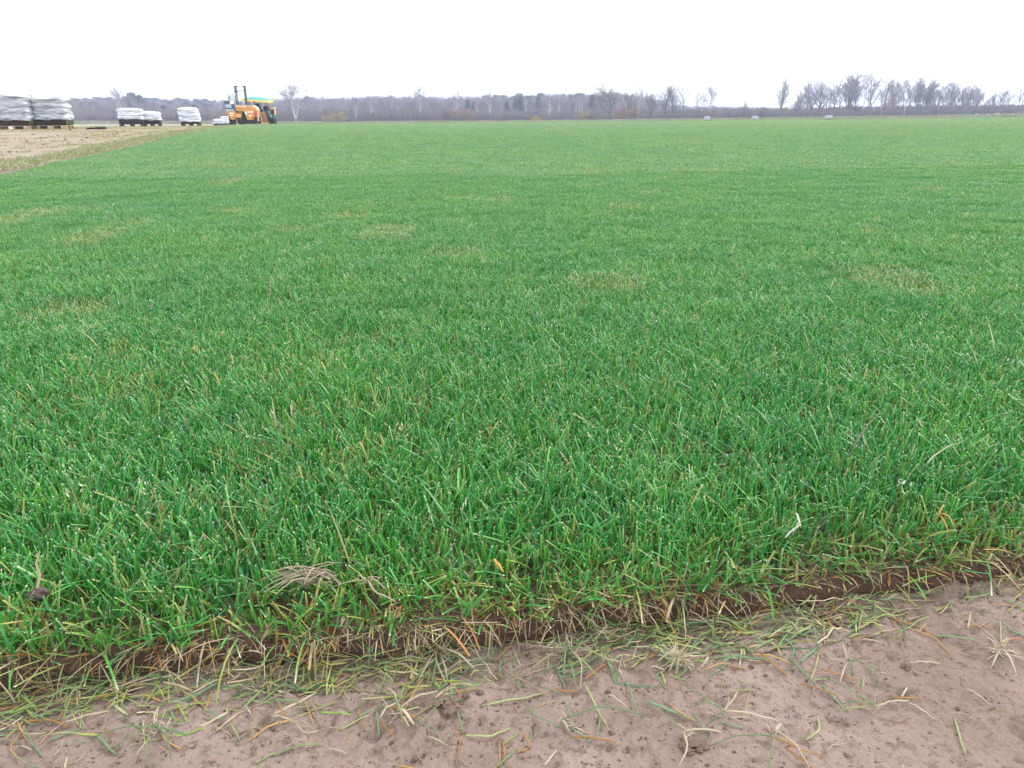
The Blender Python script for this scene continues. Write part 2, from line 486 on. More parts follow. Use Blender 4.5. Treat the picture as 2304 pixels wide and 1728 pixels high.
# the rest of the bed, out to the far side of the field
def far_lim(x): return np.interp(x, [-200, -70, -20, 10, 60, 140, 300], [205, 215, 222, 222, 205, 172, 168])
ysb = axis(-60, 260, 1.5, 3.0, .15, 1.045); ysb = ysb[ysb > 1.35]
ts = np.linspace(0, 1, 90)
Yb = np.repeat(ysb[:, None], 90, 1)
x0 = left_edge(ysb); x1 = ysb * 1.0 + 14
Xb = x0[:, None] + (x1 - x0)[:, None] * ts[None, :] ** 1.3
Yb = np.minimum(Yb, far_lim(Xb))
Zb = terrain(Xb, Yb) + .021 + .00025 * Yb
V2 = np.stack([Xb, Yb, Zb], 2)
skirt = V2[:, 0].copy(); skirt[:, 2] -= .1; skirt[:, 0] -= .01
V2 = np.concatenate([skirt[:, None], V2], 1)
i2 = np.arange(V2.shape[0] * V2.shape[1]).reshape(V2.shape[:2])
F2 = np.stack([i2[:-1, :-1], i2[:-1, 1:], i2[1:, 1:], i2[1:, :-1]], 2).reshape(-1, 4) + V1.size // 3
# wedges beside the strip, left and right of the fine front part
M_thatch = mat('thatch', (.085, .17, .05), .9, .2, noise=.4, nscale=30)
bed = link('turf_bed', np_mesh('turf_bed', np.concatenate([V1.reshape(-1, 3), V2.reshape(-1, 3)]), np.concatenate([F1, F2]), None, M_bed))
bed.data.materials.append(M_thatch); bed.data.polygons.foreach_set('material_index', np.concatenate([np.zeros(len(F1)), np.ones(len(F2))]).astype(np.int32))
tag(bed, kind='structure')

# ================================================================== GRASS
M_grass = leaf_mat('grass_blades')
M_dry = leaf_mat('dry_blades', .6, .2, field=False, spec=.3)

def sward(N, xy, R, z0, hcut=(.031, .043), wid=(.0012, .0032), odds=(.84, .075, .062, .02), rows=(0, .32, .66, .95, 1.0), tipp=.66):
    L_h = R.uniform(hcut[0], hcut[1], N)
    lean = np.abs(R.normal(0, .37, N)); wild = R.random(N) < .16; lean[wild] += R.uniform(.3, .8, wild.sum())
    lean = np.clip(lean, 0, 1.35)
    curl = R.normal(.25, .38, N)
    L = np.clip(L_h / np.cos(np.clip(lean + curl * .5, 0, 1.1)), .02, .075)
    short = R.random(N) < .22; L[short] *= R.uniform(.45, .8, short.sum())
    low = R.random(N) < .10; L[low] *= .6
    az = R.uniform(0, 2 * math.pi, N)
    w = R.uniform(wid[0], wid[1], N)
    cols, k = pick_cols(N, odds, R)
    dead = k >= 2
    L[dead] *= R.uniform(.4, .95, dead.sum()); lean[dead] += R.uniform(0, .6, dead.sum())
    base = np.column_stack([xy, np.broadcast_to(z0, N)])
    return blades(base, az, L, w, lean, curl, cols, R, rows=rows, kinds=k, tipp=tipp)

def clumped(N, sx, sy, R, per=4, spread=.009):
    c = R.uniform(0, 1, (N // per + 1, 2)) * (sx, sy)
    p = np.repeat(c, per, 0)[:N] + R.normal(0, spread, (N, 2))
    return p

# --- next to the cut edge: every blade placed singly
R = np.random.default_rng(3)
U0, U1, V0_, V1_ = -1.45, 2.35, 0.0, 1.15
N = 198000
uvp = clumped(N, U1 - U0, V1_, R) + (U0, 0)
uvp = uvp[uvp[:, 1] > .002]
# skip what the camera could not see even from a step aside
x, y = uv2(uvp[:, 0], uvp[:, 1]); keep = np.abs(x) < .82 * y + .55
uvp = uvp[keep]; N = len(uvp)
v = uvp[:, 1]; x, y = uv2(uvp[:, 0], v + edge_off(uvp[:, 0]) * np.clip(1 - v / .4, 0, 1))
e = np.clip(1 - v / .12, 0, 1) * np.clip(.85 + 1.1 * vnoise(uvp[:, 0] * 6, uvp[:, 0] * 0, 61), .15, 1.3)
patch = np.clip(fbm(uvp[:, 0] * 5, v * 5, 90, 2) * 3 - .75, 0, 1)
odds = np.stack([.87 - .52 * e - .3 * patch, .055 + .24 * e + .17 * patch, .05 + .2 * e + .1 * patch, .022 + .09 * e + .03 * patch], 1)
odds = np.clip(odds, .02, 1)
Lh = R.uniform(.029, .045, N) * (1 - .42 * e) * (1 + .25 * vnoise(uvp[:, 0] * 9, v * 9, 70))
lean = np.abs(R.normal(0, .36, N)); wild = R.random(N) < .17; lean[wild] += R.uniform(.3, .8, wild.sum())
curl = R.normal(.22, .36, N)
az = R.uniform(0, 2 * math.pi, N)
outward = math.atan2(-EN.y, -EN.x)
mk = R.random(N) < e * .5
az[mk] = outward + R.normal(0, .75, mk.sum()); lean[mk] = R.uniform(.25, 1.15, mk.sum()); curl[mk] = R.uniform(0, .6, mk.sum())
lean = np.clip(lean, 0, 1.5)
L = np.clip(Lh / np.cos(np.clip(lean + curl * .5, 0, 1.05)), .018, .082)
sh = R.random(N) < .24; L[sh] *= R.uniform(.4, .8, sh.sum())
wd = R.uniform(.0011, .0032, N)
cols, k = pick_cols(N, odds, R)
dead = k >= 2; L[dead] *= R.uniform(.4, 1, dead.sum()); lean[dead] = np.clip(lean[dead] + R.uniform(0, .7, dead.sum()), 0, 1.5)
base = np.column_stack([x, y, terrain(x, y) + SOD - .003])
near = blades(base, az, L, wd, lean, curl, cols, R, kinds=k, tipp=.62)
# seed heads and long stray blades standing out of the sward
ns = 320
su = R.uniform(U0, U1, ns); sv = R.uniform(.05, 1.15, ns); sx_, sy_ = uv2(su, sv)
stray = blades(np.column_stack([sx_, sy_, np.full(ns, SOD)]), R.uniform(0, 6.28, ns), R.uniform(.05, .10, ns), R.uniform(.002, .0036, ns), R.uniform(.1, 1.1, ns), R.uniform(0, .9, ns), pick_cols(ns, (.62, .12, .2, .06), R)[0], R, rows=(0, .25, .5, .75, 1), tipp=.2, taper=.15)
def seed_heads(px_, py_, z_, R):
    out = []
    for a, b, c in zip(px_, py_, z_):
        nn = 9
        t = np.linspace(0, 1, nn)
        bs = np.column_stack([a + R.normal(0, .006, nn), b + R.normal(0, .006, nn), c + .030 + .018 * t])
        out.append(blades(bs, R.uniform(0, 6.28, nn), R.uniform(.004, .008, nn), R.uniform(.0016, .0028, nn), R.uniform(.3, 1.3, nn), np.zeros(nn), np.array([(.48, .49, .36)]) * R.uniform(.7, 1.2, (nn, 1)), R, rows=(0, .5, 1), tipp=0, taper=.2, kinds=np.full(nn, 2)))
    return out
hu = R.uniform(U0, U1, 46); hv = R.uniform(.08, 1.15, 46); hx_, hy_ = uv2(hu, hv)
heads = seed_heads(hx_, hy_, np.full(46, SOD), R)
me_near = np_mesh('edge_sward', *join([near, stray] + heads), M_grass)
o = link('edge_sward', me_near)
tag(o, 'dense dark green mown grass blades yellowing at the cut turf edge', 'grass', kind='stuff')

# --- patches set out over the rest of the field
def patch_mesh(name, size, dens, seed, wid, rows, hcut=(.031, .043), odds=(.86, .06, .055, .02), heads_n=0, mat_=None, z0=-.002, tipp=.62, tint=None):
    R = np.random.default_rng(seed); N = int(dens * size * size)
    p = clumped(N, size, size, R) - size / 2
    parts = [sward(N, p, R, z0, hcut, wid, odds, rows, tipp)]
    ns = max(int(size * size * 90), 2)
    if mat_ is None:
        q = R.uniform(-size / 2, size / 2, (ns, 2))
        parts.append(blades(np.column_stack([q, np.full(ns, z0)]), R.uniform(0, 6.28, ns), R.uniform(.045, .085, ns), R.uniform(.7, 1, ns) * wid[1], R.uniform(.1, 1.1, ns), R.uniform(0, .8, ns), pick_cols(ns, (.7, .1, .15, .05), R)[0], R, rows=rows, tipp=.2, taper=.2))
    if heads_n:
        q = R.uniform(-size / 2, size / 2, (heads_n, 2)); parts += seed_heads(q[:, 0], q[:, 1], np.full(heads_n, z0), R)
    V_, F_, C_ = join(parts)
    if tint is not None: C_ = C_ * .35 + np.asarray(tint) * .65 * (C_.mean(1, keepdims=True) / C_.mean())
    return np_mesh(name, V_, F_, C_, mat_ or M_grass)

ROW4, ROW3 = (0, .4, .92, 1.0), (0, .5, 1.0)
pA = [patch_mesh('patch_a', .22, 46000, 100 + i, (.0012, .0031), (0, .35, .7, .95, 1.0), heads_n=(i % 4 == 0) * 2) for i in range(9)]
pA += [patch_mesh('patch_y', .22, 36000, 150, (.0015, .0030), ROW4, odds=(.45, .30, .20, .05), heads_n=3), patch_mesh('patch_y', .22, 36000, 151, (.0015, .0030), ROW4, odds=(.55, .25, .16, .04), heads_n=5)]
pB = [patch_mesh('patch_b', .66, 17000, 200 + i, (.0028, .0052), ROW4, odds=(.915, .045, .032, .006), heads_n=(i % 3 == 0) * 6) for i in range(6)]
pB += [patch_mesh('patch_by', .5, 15000, 250, (.0028, .0052), ROW4, odds=(.55, .25, .16, .04), heads_n=12)]
pC = [patch_mesh('patch_c', 2.2, 2300, 300 + i, (.010, .018), ROW3, odds=(.94, .04, .02, 0), tipp=.3) for i in range(4)]
protos = pA + pB + pC
R = np.random.default_rng(5)
P, RO, SC, ID = [], [], [], []
def lay(size, ylo, yhi, ids, vmin, yel=(), yp=.0, inset=0.0):
    st = size * (.93 if size < .5 else .62); jt = .12 if size < .5 else .2
    nu = int((yhi * 2.4 + 8) / st); nv = int((yhi - ylo + 3) / st)
    gu = (np.arange(nu) - nu // 2) * st
    u, v = np.meshgrid(gu, np.arange(nv) * st)
    v = v + vmin
    u = u + R.uniform(-jt, jt, u.shape) * st; v = v + R.uniform(-jt, jt, v.shape) * st
    x, y = uv2(u.ravel(), v.ravel())
    ok = (x > left_edge(y) + size * .5 + inset) & (np.abs(x) < .76 * y + 1.6) & (y < far_lim(x) - size * .5) & (y < yhi) & (y > ylo)
    x, y = x[ok], y[ok]; n = len(x)
    P.append(np.column_stack([x, y, terrain(x, y) + .022 + .00025 * y])); RO.append(np.column_stack([np.zeros(n), np.zeros(n), R.integers(0, 4, n) * math.pi / 2 + (R.uniform(-.3, .3, n) if size < .5 else R.uniform(-.35, .35, n))]))
    s = R.uniform(.95, 1.08, n); zf = (R.uniform(.90, 1.10, n) if size < .5 else R.uniform(.97, 1.03, n)) * (1 + (.2 if size < .5 else .03) * fbm(x * 1.3, y * 1.3, 8, 2))
    SC.append(np.column_stack([s, s, zf]))
    ii = R.choice(ids, n)
    if len(yel):
        f = fbm(x * 1.1, y * 1.1, 44, 2) + .0; mk = (R.random(n) < yp * (1 + 8 * np.clip(f - .28, 0, 1)))
        ii[mk] = R.choice(yel, mk.sum())
        for qx, qy, qr in ((70, 690, .22), (30, 720, .2), (2040, 618, .25), (1985, 612, .15), (560, 560, .2), (880, 512, .3), (230, 525, .35), (1790, 640, .15), (160, 470, .5), (75, 480, .5), (520, 408, .7), (1380, 640, .2), (170, 830, .12), (360, 880, .12)):
            q = flat(qx, qy, .06); ii[(np.hypot(x - q.x, (y - q.y) * .5) < min(qr * .4, .13 if size < .5 else .34))] = yel[0]
    ID.append(ii)
nA, nB, nC = 9, 6, 4
lay(.22, -1, 7.0, np.arange(9), 1.15 + .08, (9, 10), .02)
lay(.66, 6.6, 62, np.arange(11, 17), 6.0, (17,), .02)
# narrow run of small patches along the left edge where the big ones stop short
yy = np.arange(6.6, 62, .16); xx = left_edge(yy)
for k_ in range(3):
    x = xx + .12 + .17 * k_ + R.uniform(-.03, .03, len(xx)); n = len(x)
    P.append(np.column_stack([x, yy, terrain(x, yy) + .022 + .00025 * yy])); RO.append(np.column_stack([np.zeros(n), np.zeros(n), R.uniform(0, 6.28, n)])); SC.append(np.ones((n, 3))); ID.append(R.integers(0, 9, n))
lay(2.2, 60, 226, np.arange(18, 22), 59)
grass = scatter('turf_grass', protos, np.concatenate(P), np.concatenate(RO), np.concatenate(SC), np.concatenate(ID))
tag(grass, 'wide even field of green mown turf grass stretching to the treeline', 'grass', kind='stuff')

# --- straw and roots hanging from the cut edge
R = np.random.default_rng(21)
n = 5600
u = R.uniform(-1.2, 2.2, n); dens = .72 + 1.1 * vnoise(u * 5, u * 0, 88); u = u[R.random(n) < dens]; n = len(u)
v = R.normal(.012, .014, n)
x, y = uv2(u, v + edge_off(u))
az = outward + R.normal(0, .9, n)
th = blades(np.column_stack([x, y, SOD + R.uniform(-.006, .006, n)]), az, R.uniform(.008, .042, n), R.uniform(.0006, .0017, n), R.uniform(.9, 2.3, n), R.uniform(-.2, 1.0, n), pick_cols(n, (.03, .12, .72, .13), R)[0] * R.uniform(.5, 1.0, (n, 1)), R, tipp=0, kinds=np.full(n, 2), taper=.4)
n = 150
u = R.uniform(-1.2, 2.2, n); v = R.normal(.008, .012, n); x, y = uv2(u, v + edge_off(u))
lg = blades(np.column_stack([x, y, SOD + R.uniform(-.002, .010, n)]), outward + R.normal(0, .8, n), R.uniform(.025, .065, n), R.uniform(.0012, .0028, n), R.uniform(.9, 1.6, n), R.uniform(.2, 1.3, n), pick_cols(n, (.42, .24, .26, .08), R)[0], R, rows=(0, .2, .45, .7, 1), tipp=.3)
o = link('edge_thatch', np_mesh('edge_thatch', *join([th, lg]), M_dry))
tag(o, 'dry straw and torn roots hanging over the cut sod face', 'thatch', kind='stuff')

# --- swath of clippings at the foot of the cut face
R = np.random.default_rng(33)
n = 3800
u = R.uniform(-.8, 1.8, n)
hp = .55 + 1.1 * vnoise(u * 4.2, u * 0 + 2, 35) + .9 * np.exp(-((u - .60) / .05) ** 2) + .5 * np.exp(-((u - .40) / .06) ** 2) + .4 * np.exp(-((u - .80) / .10) ** 2)
u = u[R.random(n) < hp]; n = len(u)
v = -np.abs(R.normal(0, .024, n)) - .006 - .012 * (R.random(n) < .3) * R.random(n) * 4
x, y = uv2(u, v + edge_off(u))
heap = np.clip(1 + v / .07, 0, 1) ** 2 * .016 * np.clip(hp[:n], .3, 1.6)
eu_a = math.atan2(EU.y, EU.x)
az = np.where(R.random(n) < .55, eu_a + R.normal(0, .45, n), R.uniform(0, 6.28, n))
cl = lying(np.column_stack([x, y, R.uniform(0, 1, n) * heap + .0015]), az, R.uniform(.012, .055, n) * R.uniform(.6, 1.2, n), R.uniform(.0007, .0021, n), R.normal(0, .16, n), np.abs(R.normal(0, .0012, n)), pick_cols(n, (.0, .45, .48, .07), R)[0], R, tilt=R.normal(0, .10, n), hug=gzv)
c = cl[2].reshape(-1, 12, 3); gmask = R.random(len(c)) < .42
c[gmask] = (np.array([(.15, .23, .08), (.12, .20, .085), (.20, .26, .09), (.10, .17, .085)])[R.integers(0, 4, gmask.sum())] * R.uniform(.7, 1.3, (gmask.sum(), 1)))[:, None, :]
n = 900
u = R.uniform(-.8, 1.8, n); v = -np.abs(R.normal(0, .10, n)) - .01; x, y = uv2(u, v)
bits = lying(np.column_stack([x, y, np.full(n, .0008)]), R.uniform(0, 6.28, n), R.uniform(.003, .016, n), R.uniform(.0005, .0013, n), R.normal(0, .5, n), np.zeros(n), pick_cols(n, (.0, .12, .5, .38), R)[0] * .8, R, m=3, hug=gzv)
o = link('grass_clippings', np_mesh('grass_clippings', *join([(cl[0], cl[1], c.reshape(-1, 3)), bits]), M_dry))
tag(o, 'swath of cut green and straw coloured clippings along the foot of the turf edge', 'clippings', kind='stuff')

# --- soil crumbs
R = np.random.default_rng(41)
def lumps(pos, rad, R, flatn=.7):
    b = bmesh.new(); bmesh.ops.create_icosphere(b, subdivisions=1, radius=1)
    bv = np.array([v.co[:] for v in b.verts]); bf = np.array([[v.index for v in f.verts] for f in b.faces]); b.free()
    n = len(pos)
    V = bv[None] * (1 + R.uniform(-.32, .32, (n, len(bv), 1))) * rad[:, None, None] * np.stack([R.uniform(.7, 1.3, n), R.uniform(.7, 1.3, n), np.full(n, flatn)], 1)[:, None, :]
    V = V + pos[:, None, :]
    Fq = bf[None] + (np.arange(n) * len(bv))[:, None, None]
    return V.reshape(-1, 3), Fq.reshape(-1, 3)
M_crumb = mat('soil_crumbs', (.135, .092, .072), .95, .2, noise=.35, nscale=60)
n = 7000
u = R.uniform(-.8, 1.8, n); v = -np.abs(R.normal(0, .22, n)) - .002
zone = fbm(u * 4, v * 4, 77, 2); kp = R.random(n) < np.clip(.35 + 1.6 * zone + (v > -.05) * .5, .05, 1); u, v = u[kp], v[kp]
x, y = uv2(u, v + edge_off(u)); rad = R.lognormal(-6.75, .5, len(u)); rad = np.clip(rad, .0005, .0042)
V, Fq = lumps(np.column_stack([x, y, gzv(x, y) + rad * .2]), rad, R)
o = link('soil_crumbs', np_mesh('soil_crumbs', V, Fq, None, M_crumb, smooth=False)); tag(o, 'small brown crumbs of soil strewn over the bare ground', 'soil crumbs', kind='stuff')

# --- stubble on the stripped ground and the strip of turf left beside the field edge
sp = [patch_mesh('stub', 1.2, 420, 400 + i, (.007, .014), ROW3, hcut=(.010, .028), odds=(.03, .14, .78, .05), mat_=M_dry, tipp=0) for i in range(4)]
rp = [patch_mesh('ridge', .34, 2400, 420 + i, (.004, .007), ROW3, hcut=(.020, .05), odds=(.03, .25, .71, .01), mat_=M_dry, z0=-.01, tipp=.1, tint=(.33, .34, .21)) for i in range(3)]
P, RO, SC, ID = [], [], [], []
g0, g1 = np.meshgrid(np.arange(-62, 0, 1.1), np.arange(5, 74, 1.1)); x = g0.ravel() + R.uniform(-.3, .3, g0.size); y = g1.ravel() + R.uniform(-.3, .3, g0.size)
ok = (x < left_edge(y) - 1.1) & (x > -.74 * y - 3); x, y = x[ok], y[ok]; n = len(x)
band = .5 + .9 * vnoise((x - left_edge(y)) * .55, y * .05, 6)
kp = R.random(n) < band + .25; x, y = x[kp], y[kp]; n = len(x)
P.append(np.column_stack([x, y, terrain(x, y)])); RO.append(np.column_stack([np.zeros(n), np.zeros(n), R.uniform(0, 6.28, n)])); SC.append(np.ones((n, 3))); ID.append(R.integers(0, 4, n))
y = np.arange(4.5, 46, .13)
for off_, keep_ in ((.56, .8), (.70, .9), (.90, .6), (1.15, .3), (1.6, .2)):
    yy = y[R.random(len(y)) < keep_ * (1 - .4 * (y > 26))] + R.uniform(-.05, .05); x = left_edge(yy) - off_ + R.normal(0, .05, len(yy)) + .10 * vnoise(yy * 2.1, yy * 0, 12); n = len(x)
    P.append(np.column_stack([x, yy, terrain(x, yy) + (.015 if off_ < .8 else .0)])); RO.append(np.column_stack([np.zeros(n), np.zeros(n), R.uniform(0, 6.28, n)]))
    s = R.uniform(.7, 1.1, n) * (1 if off_ < .9 else .75); SC.append(np.column_stack([s, s, s * R.uniform(.5, 1.7, n)])); ID.append(R.integers(4, 7, n))
o = scatter('field_stubble', sp + rp, np.concatenate(P), np.concatenate(RO), np.concatenate(SC), np.concatenate(ID))
tag(o, 'pale straw stubble and yellowing leftover grass on the stripped tan ground', 'stubble', kind='stuff')
# ================================================================== TREES
M_birch = mat('birch_bark', (.55, .54, .55), .8, .2, noise=.35, nscale=1.2)
M_bark = mat('grey_bark', (.085, .070, .070), .9, .2, noise=.3, nscale=1.5)
M_twig_p = mat('birch_twigs', (.185, .140, .182), .9, .1)
M_twig_b = mat('brown_twigs', (.190, .128, .112), .9, .1)
M_twig_w = mat('willow_twigs', (.17, .15, .085), .9, .1)
M_twig_r = mat('rusty_twigs', (.27, .135, .070), .9, .1)
M_twig_o = mat('yellow_leaves', (.36, .25, .065), .9, .1)
M_needle = mat('spruce_needles', (.030, .060, .045), .9, .1, noise=.3, nscale=3)
M_pine = mat('pine_needles', (.045, .075, .060), .9, .1, noise=.3, nscale=3)

def grow(R, paths, p, d, L, r, lev, cfg):
    """adds branches to paths as (level, points, radii)"""
    nseg = 5 if lev == 0 else (4 if lev == 1 else 3)
    pts = [p]; q = p; dd = d
    wob = cfg['wob'] * (.5 if lev == 0 else 1)
    for s in range(nseg):
        dd = dd + R.normal(0, wob, 3)
        dd[2] += cfg['up'][min(lev, len(cfg['up']) - 1)] * .25
        dd = dd / np.linalg.norm(dd)
        q = q + dd * L / nseg; pts.append(q)
    rad = np.linspace(r, r * (.28 if lev == 0 else .35), nseg + 1)
    paths.append((lev, pts, rad))
    if lev >= cfg['depth']: return
    k = cfg['n'][lev]
    for j in range(k):
        t = cfg['from'][lev] + (1 - cfg['from'][lev]) * (j + R.uniform(0, 1)) / k
        i = min(int(t * nseg), nseg - 1); f = t * nseg - i
        a = pts[i] * (1 - f) + pts[i + 1] * f
        ax = pts[i + 1] - pts[i]; ax = ax / np.linalg.norm(ax)
        rv = R.normal(0, 1, 3); rv -= ax * rv.dot(ax); rv /= np.linalg.norm(rv)
        ang = R.uniform(*cfg['ang'][lev])
        nd = ax * math.cos(ang) + rv * math.sin(ang)
        shape = cfg['shape'](t) if lev == 0 else R.uniform(.6, 1.1)
        grow(R, paths, a, nd, L * cfg['len'][lev] * shape, r * cfg['rad'][lev] * (1 - .6 * t), lev + 1, cfg)

def paths_mesh(name, paths, material, sides, rmin):
    V, Fq = [], []; o = 0
    for lev, pts, rad in paths:
        n = sides(lev); m = len(pts)
        pts = np.array(pts); d = np.gradient(pts, axis=0); d /= np.linalg.norm(d, axis=1, keepdims=True) + 1e-9
        ref = np.where(np.abs(d[:, 2:3]) < .9, np.array([[0, 0, 1.]]), np.array([[1., 0, 0]]))
        a = np.cross(d, ref); a /= np.linalg.norm(a, axis=1, keepdims=True) + 1e-9; b = np.cross(d, a)
        rr = np.maximum(rad, rmin)[:, None, None]
        th = np.arange(n) * 2 * math.pi / n
        ring = pts[:, None] + rr * (a[:, None] * np.cos(th)[None, :, None] + b[:, None] * np.sin(th)[None, :, None])
        V.append(ring.reshape(-1, 3))
        i = np.arange(m * n).reshape(m, n); j = np.roll(i, -1, 1)
        Fq.append(np.stack([i[:-1], j[:-1], j[1:], i[1:]], 2).reshape(-1, 4) + o); o += m * n
    return np_mesh(name, np.concatenate(V), np.concatenate(Fq), None, material)

UP = np.array([0, 0, 1.0])
def tree_meshes(kind, seed):
    """unit tree about 10 m tall: meshes for trunk with limbs and for the crown of twigs"""
    R = np.random.default_rng(seed); P = []
    if kind == 'birch':        # tall, narrow, thin drooping ends
        cfg = dict(wob=.08, up=(.25, .12, -.35), depth=3, n=(15, 6, 4), len=(.36, .5, .55), rad=(.42, .5, .55), ang=((.4, .85), (.3, .8), (.3, .9)), shape=lambda t: 1.25 - .75 * abs(t - .45) * 1.4, wobr=0)
        cfg['from'] = (.28, .2, .1)
        stems = R.integers(1, 4)
        for s in range(stems):
            dv = UP + np.array([R.normal(0, .13), R.normal(0, .1), 0]) * (s > 0 or stems > 1); dv /= np.linalg.norm(dv)
            grow(R, P, np.array([R.normal(0, .12), R.normal(0, .12), -.1]), dv, R.uniform(9.4, 10.2) * (1 if s == 0 else R.uniform(.65, .95)), .17 * (1 if s == 0 else .8), 0, cfg)
        mats = (M_birch, M_twig_p); rmin = .016
    elif kind == 'round':      # broad round crown on a dark trunk
        cfg = dict(wob=.14, up=(.1, .3, .1), depth=3, n=(15, 10, 8), len=(.62, .5, .5), rad=(.6, .5, .5), ang=((.55, 1.15), (.4, .9), (.4, 1.0)), shape=lambda t: 1.1 - .5 * t, wobr=0)
        cfg['from'] = (.26, .25, .1)
        grow(R, P, np.array([0, 0, -.1]), UP, 8.2, .30, 0, cfg)
        mats = (M_bark, M_twig_b); rmin = .018
    elif kind == 'slim':       # slim grey tree of a row, steep branches
        cfg = dict(wob=.09, up=(.2, .3, .15), depth=3, n=(13, 7, 6), len=(.46, .48, .5), rad=(.5, .5, .5), ang=((.33, .85), (.35, .9), (.3, 1.0)), shape=lambda t: 1.2 - .7 * t, wobr=0)
        cfg['from'] = (.2, .2, .1)
        for s in range(int(R.integers(1, 4))): grow(R, P, np.array([.25 * s, 0, -.1]), UP + np.array([R.normal(.04, .10), R.normal(0, .06), 0]), 9.4 * (1 - .12 * s), .15, 0, cfg)
        mats = (M_bark, M_twig_p); rmin = .013
    elif kind == 'willow':
        cfg = dict(wob=.14, up=(.1, .5, .2), depth=3, n=(14, 10, 8), len=(.5, .5, .5), rad=(.6, .5, .5), ang=((.35, .8), (.3, .7), (.3, .9)), shape=lambda t: 1.1 - .5 * t, wobr=0)
        cfg['from'] = (.1, .2, .1)
        for s in range(2): grow(R, P, np.array([R.normal(0, .3), 0, -.1]), UP + np.array([(-.2, .25)[s], 0, 0]), 8.4, .2, 0, cfg)
        mats = (M_bark, M_twig_w); rmin = .018
    elif kind.startswith('bush'):
        cfg = dict(wob=.16, up=(.2, .4, .2), depth=2, n=(9, 8), len=(.5, .5), rad=(.6, .6), ang=((.3, .8), (.3, .9)), shape=lambda t: 1.1 - .4 * t, wobr=0)
        cfg['from'] = (.12, .1)
        for s in range(15):
            a = R.uniform(0, 6.28); k = R.uniform(.1, .85)
            dv = UP + np.array([math.cos(a), math.sin(a), 0]) * k; dv /= np.linalg.norm(dv)
            grow(R, P, np.array([math.cos(a) * k * .9, math.sin(a) * k * .9, -.1]), dv, R.uniform(6, 10) / (1 + .35 * k), .10, 0, cfg)
        mats = (M_bark, {'bush': M_twig_b, 'bush_r': M_twig_r, 'bush_o': M_twig_o, 'bush_w': M_twig_w, 'bush_p': M_twig_p}[kind]); rmin = .05
    trunk = [p for p in P if p[0] <= (1 if not kind.startswith('bush') else 0)]
    crown = [p for p in P if p[0] > (1 if not kind.startswith('bush') else 0)]
    return (paths_mesh('trunk', trunk, mats[0], lambda l: 6 if l == 0 else 4, rmin * 1.2), paths_mesh('crown', crown, mats[1], lambda l: 3, rmin))

def conifer_meshes(kind, seed):
    R = np.random.default_rng(seed)
    tr = paths_mesh('trunk', [(0, [np.array([0, 0, -.1]), np.array([0, 0, 5.]), np.array([0, 0, 9.8])], np.array([.17, .11, .02]))], M_bark, lambda l: 6, .02)
    parts = []
    if kind == 'spruce':
        n = 1500; t = R.uniform(0, 1, n) ** .8; z = .6 + 9.3 * t; rr = (1 - t) ** .85 * 2.0 * R.uniform(.25, 1, n) * (1 + .25 * np.sin(t * 55)); dz = -.28
    else:
        n = 1300; t = R.uniform(0, 1, n); z = 5.2 + 4.7 * t; rr = 1.9 * np.sqrt(np.clip(1 - (2 * t - .85) ** 2 / 1.4, .02, 1)) * R.uniform(.1, 1, n) * (1 + .3 * np.sin(t * 21)); dz = .1
    a = R.uniform(0, 6.28, n)
    base = np.column_stack([rr * np.cos(a), rr * np.sin(a), z])
    V, Fq, C = blades(base, a + R.normal(0, .5, n), R.uniform(.35, .8, n), R.uniform(.14, .3, n), np.full(n, 1.75 if kind == 'spruce' else 1.0) + R.normal(0, .3, n), np.zeros(n), np.zeros((n, 3)), R, rows=(0, .5, 1), tipp=0)
    return tr, np_mesh('crown', V, Fq, None, M_needle if kind == 'spruce' else M_pine)

LIB = {}
for kd, ns in (('birch', 6), ('round', 3), ('slim', 6), ('willow', 2), ('bush', 4), ('bush_p', 4), ('bush_r', 2), ('bush_o', 2), ('bush_w', 2)):
    LIB[kd] = [tree_meshes(kd, 500 + 13 * i + sum(map(ord, kd))) for i in range(ns)]
LIB['spruce'] = [conifer_meshes('spruce', 60 + i) for i in range(3)]
LIB['pine'] = [conifer_meshes('pine', 80 + i) for i in range(3)]
MESH_TOP = {}
def mesh_top(me):
    if me.name not in MESH_TOP:
        a = np.empty(len(me.vertices) * 3, np.float32); me.vertices.foreach_get('co', a); MESH_TOP[me.name] = a[2::3].max()
    return MESH_TOP[me.name]

NAMES = {'birch': 'birch_tree', 'round': 'bare_tree', 'slim': 'bare_tree', 'willow': 'willow_tree', 'bush': 'bare_shrub', 'bush_p': 'bare_shrub', 'bush_r': 'rusty_shrub', 'bush_o': 'yellow_shrub', 'bush_w': 'willow_shrub', 'spruce': 'spruce_tree', 'pine': 'pine_tree'}
def plant(kind, px, top_y, Y, label, width=1.0, group=None, var=None, lean=0.0):
    """width: crown width over that of the unit tree at this height"""
    p = at(px, top_y, Y); gz_ = tz(p.x, Y); h = p.z - gz_
    v = LIB[kind][rnd.randrange(len(LIB[kind])) if var is None else var % len(LIB[kind])]
    top = max(mesh_top(v[0]), mesh_top(v[1]))
    s = h / top
    o = empty(NAMES[kind], (p.x, Y, gz_), rnd.uniform(0, 6.28)); o.scale = (s * width, s * width, s)
    if lean: o.rotation_euler[1] = lean; o.rotation_euler[2] = 0
    link('stems' if 'bush' in kind else 'trunk', v[0], o); link('crown', v[1], o)
    tag(o, label, 'shrub' if 'bush' in kind else 'tree', group)
    return o

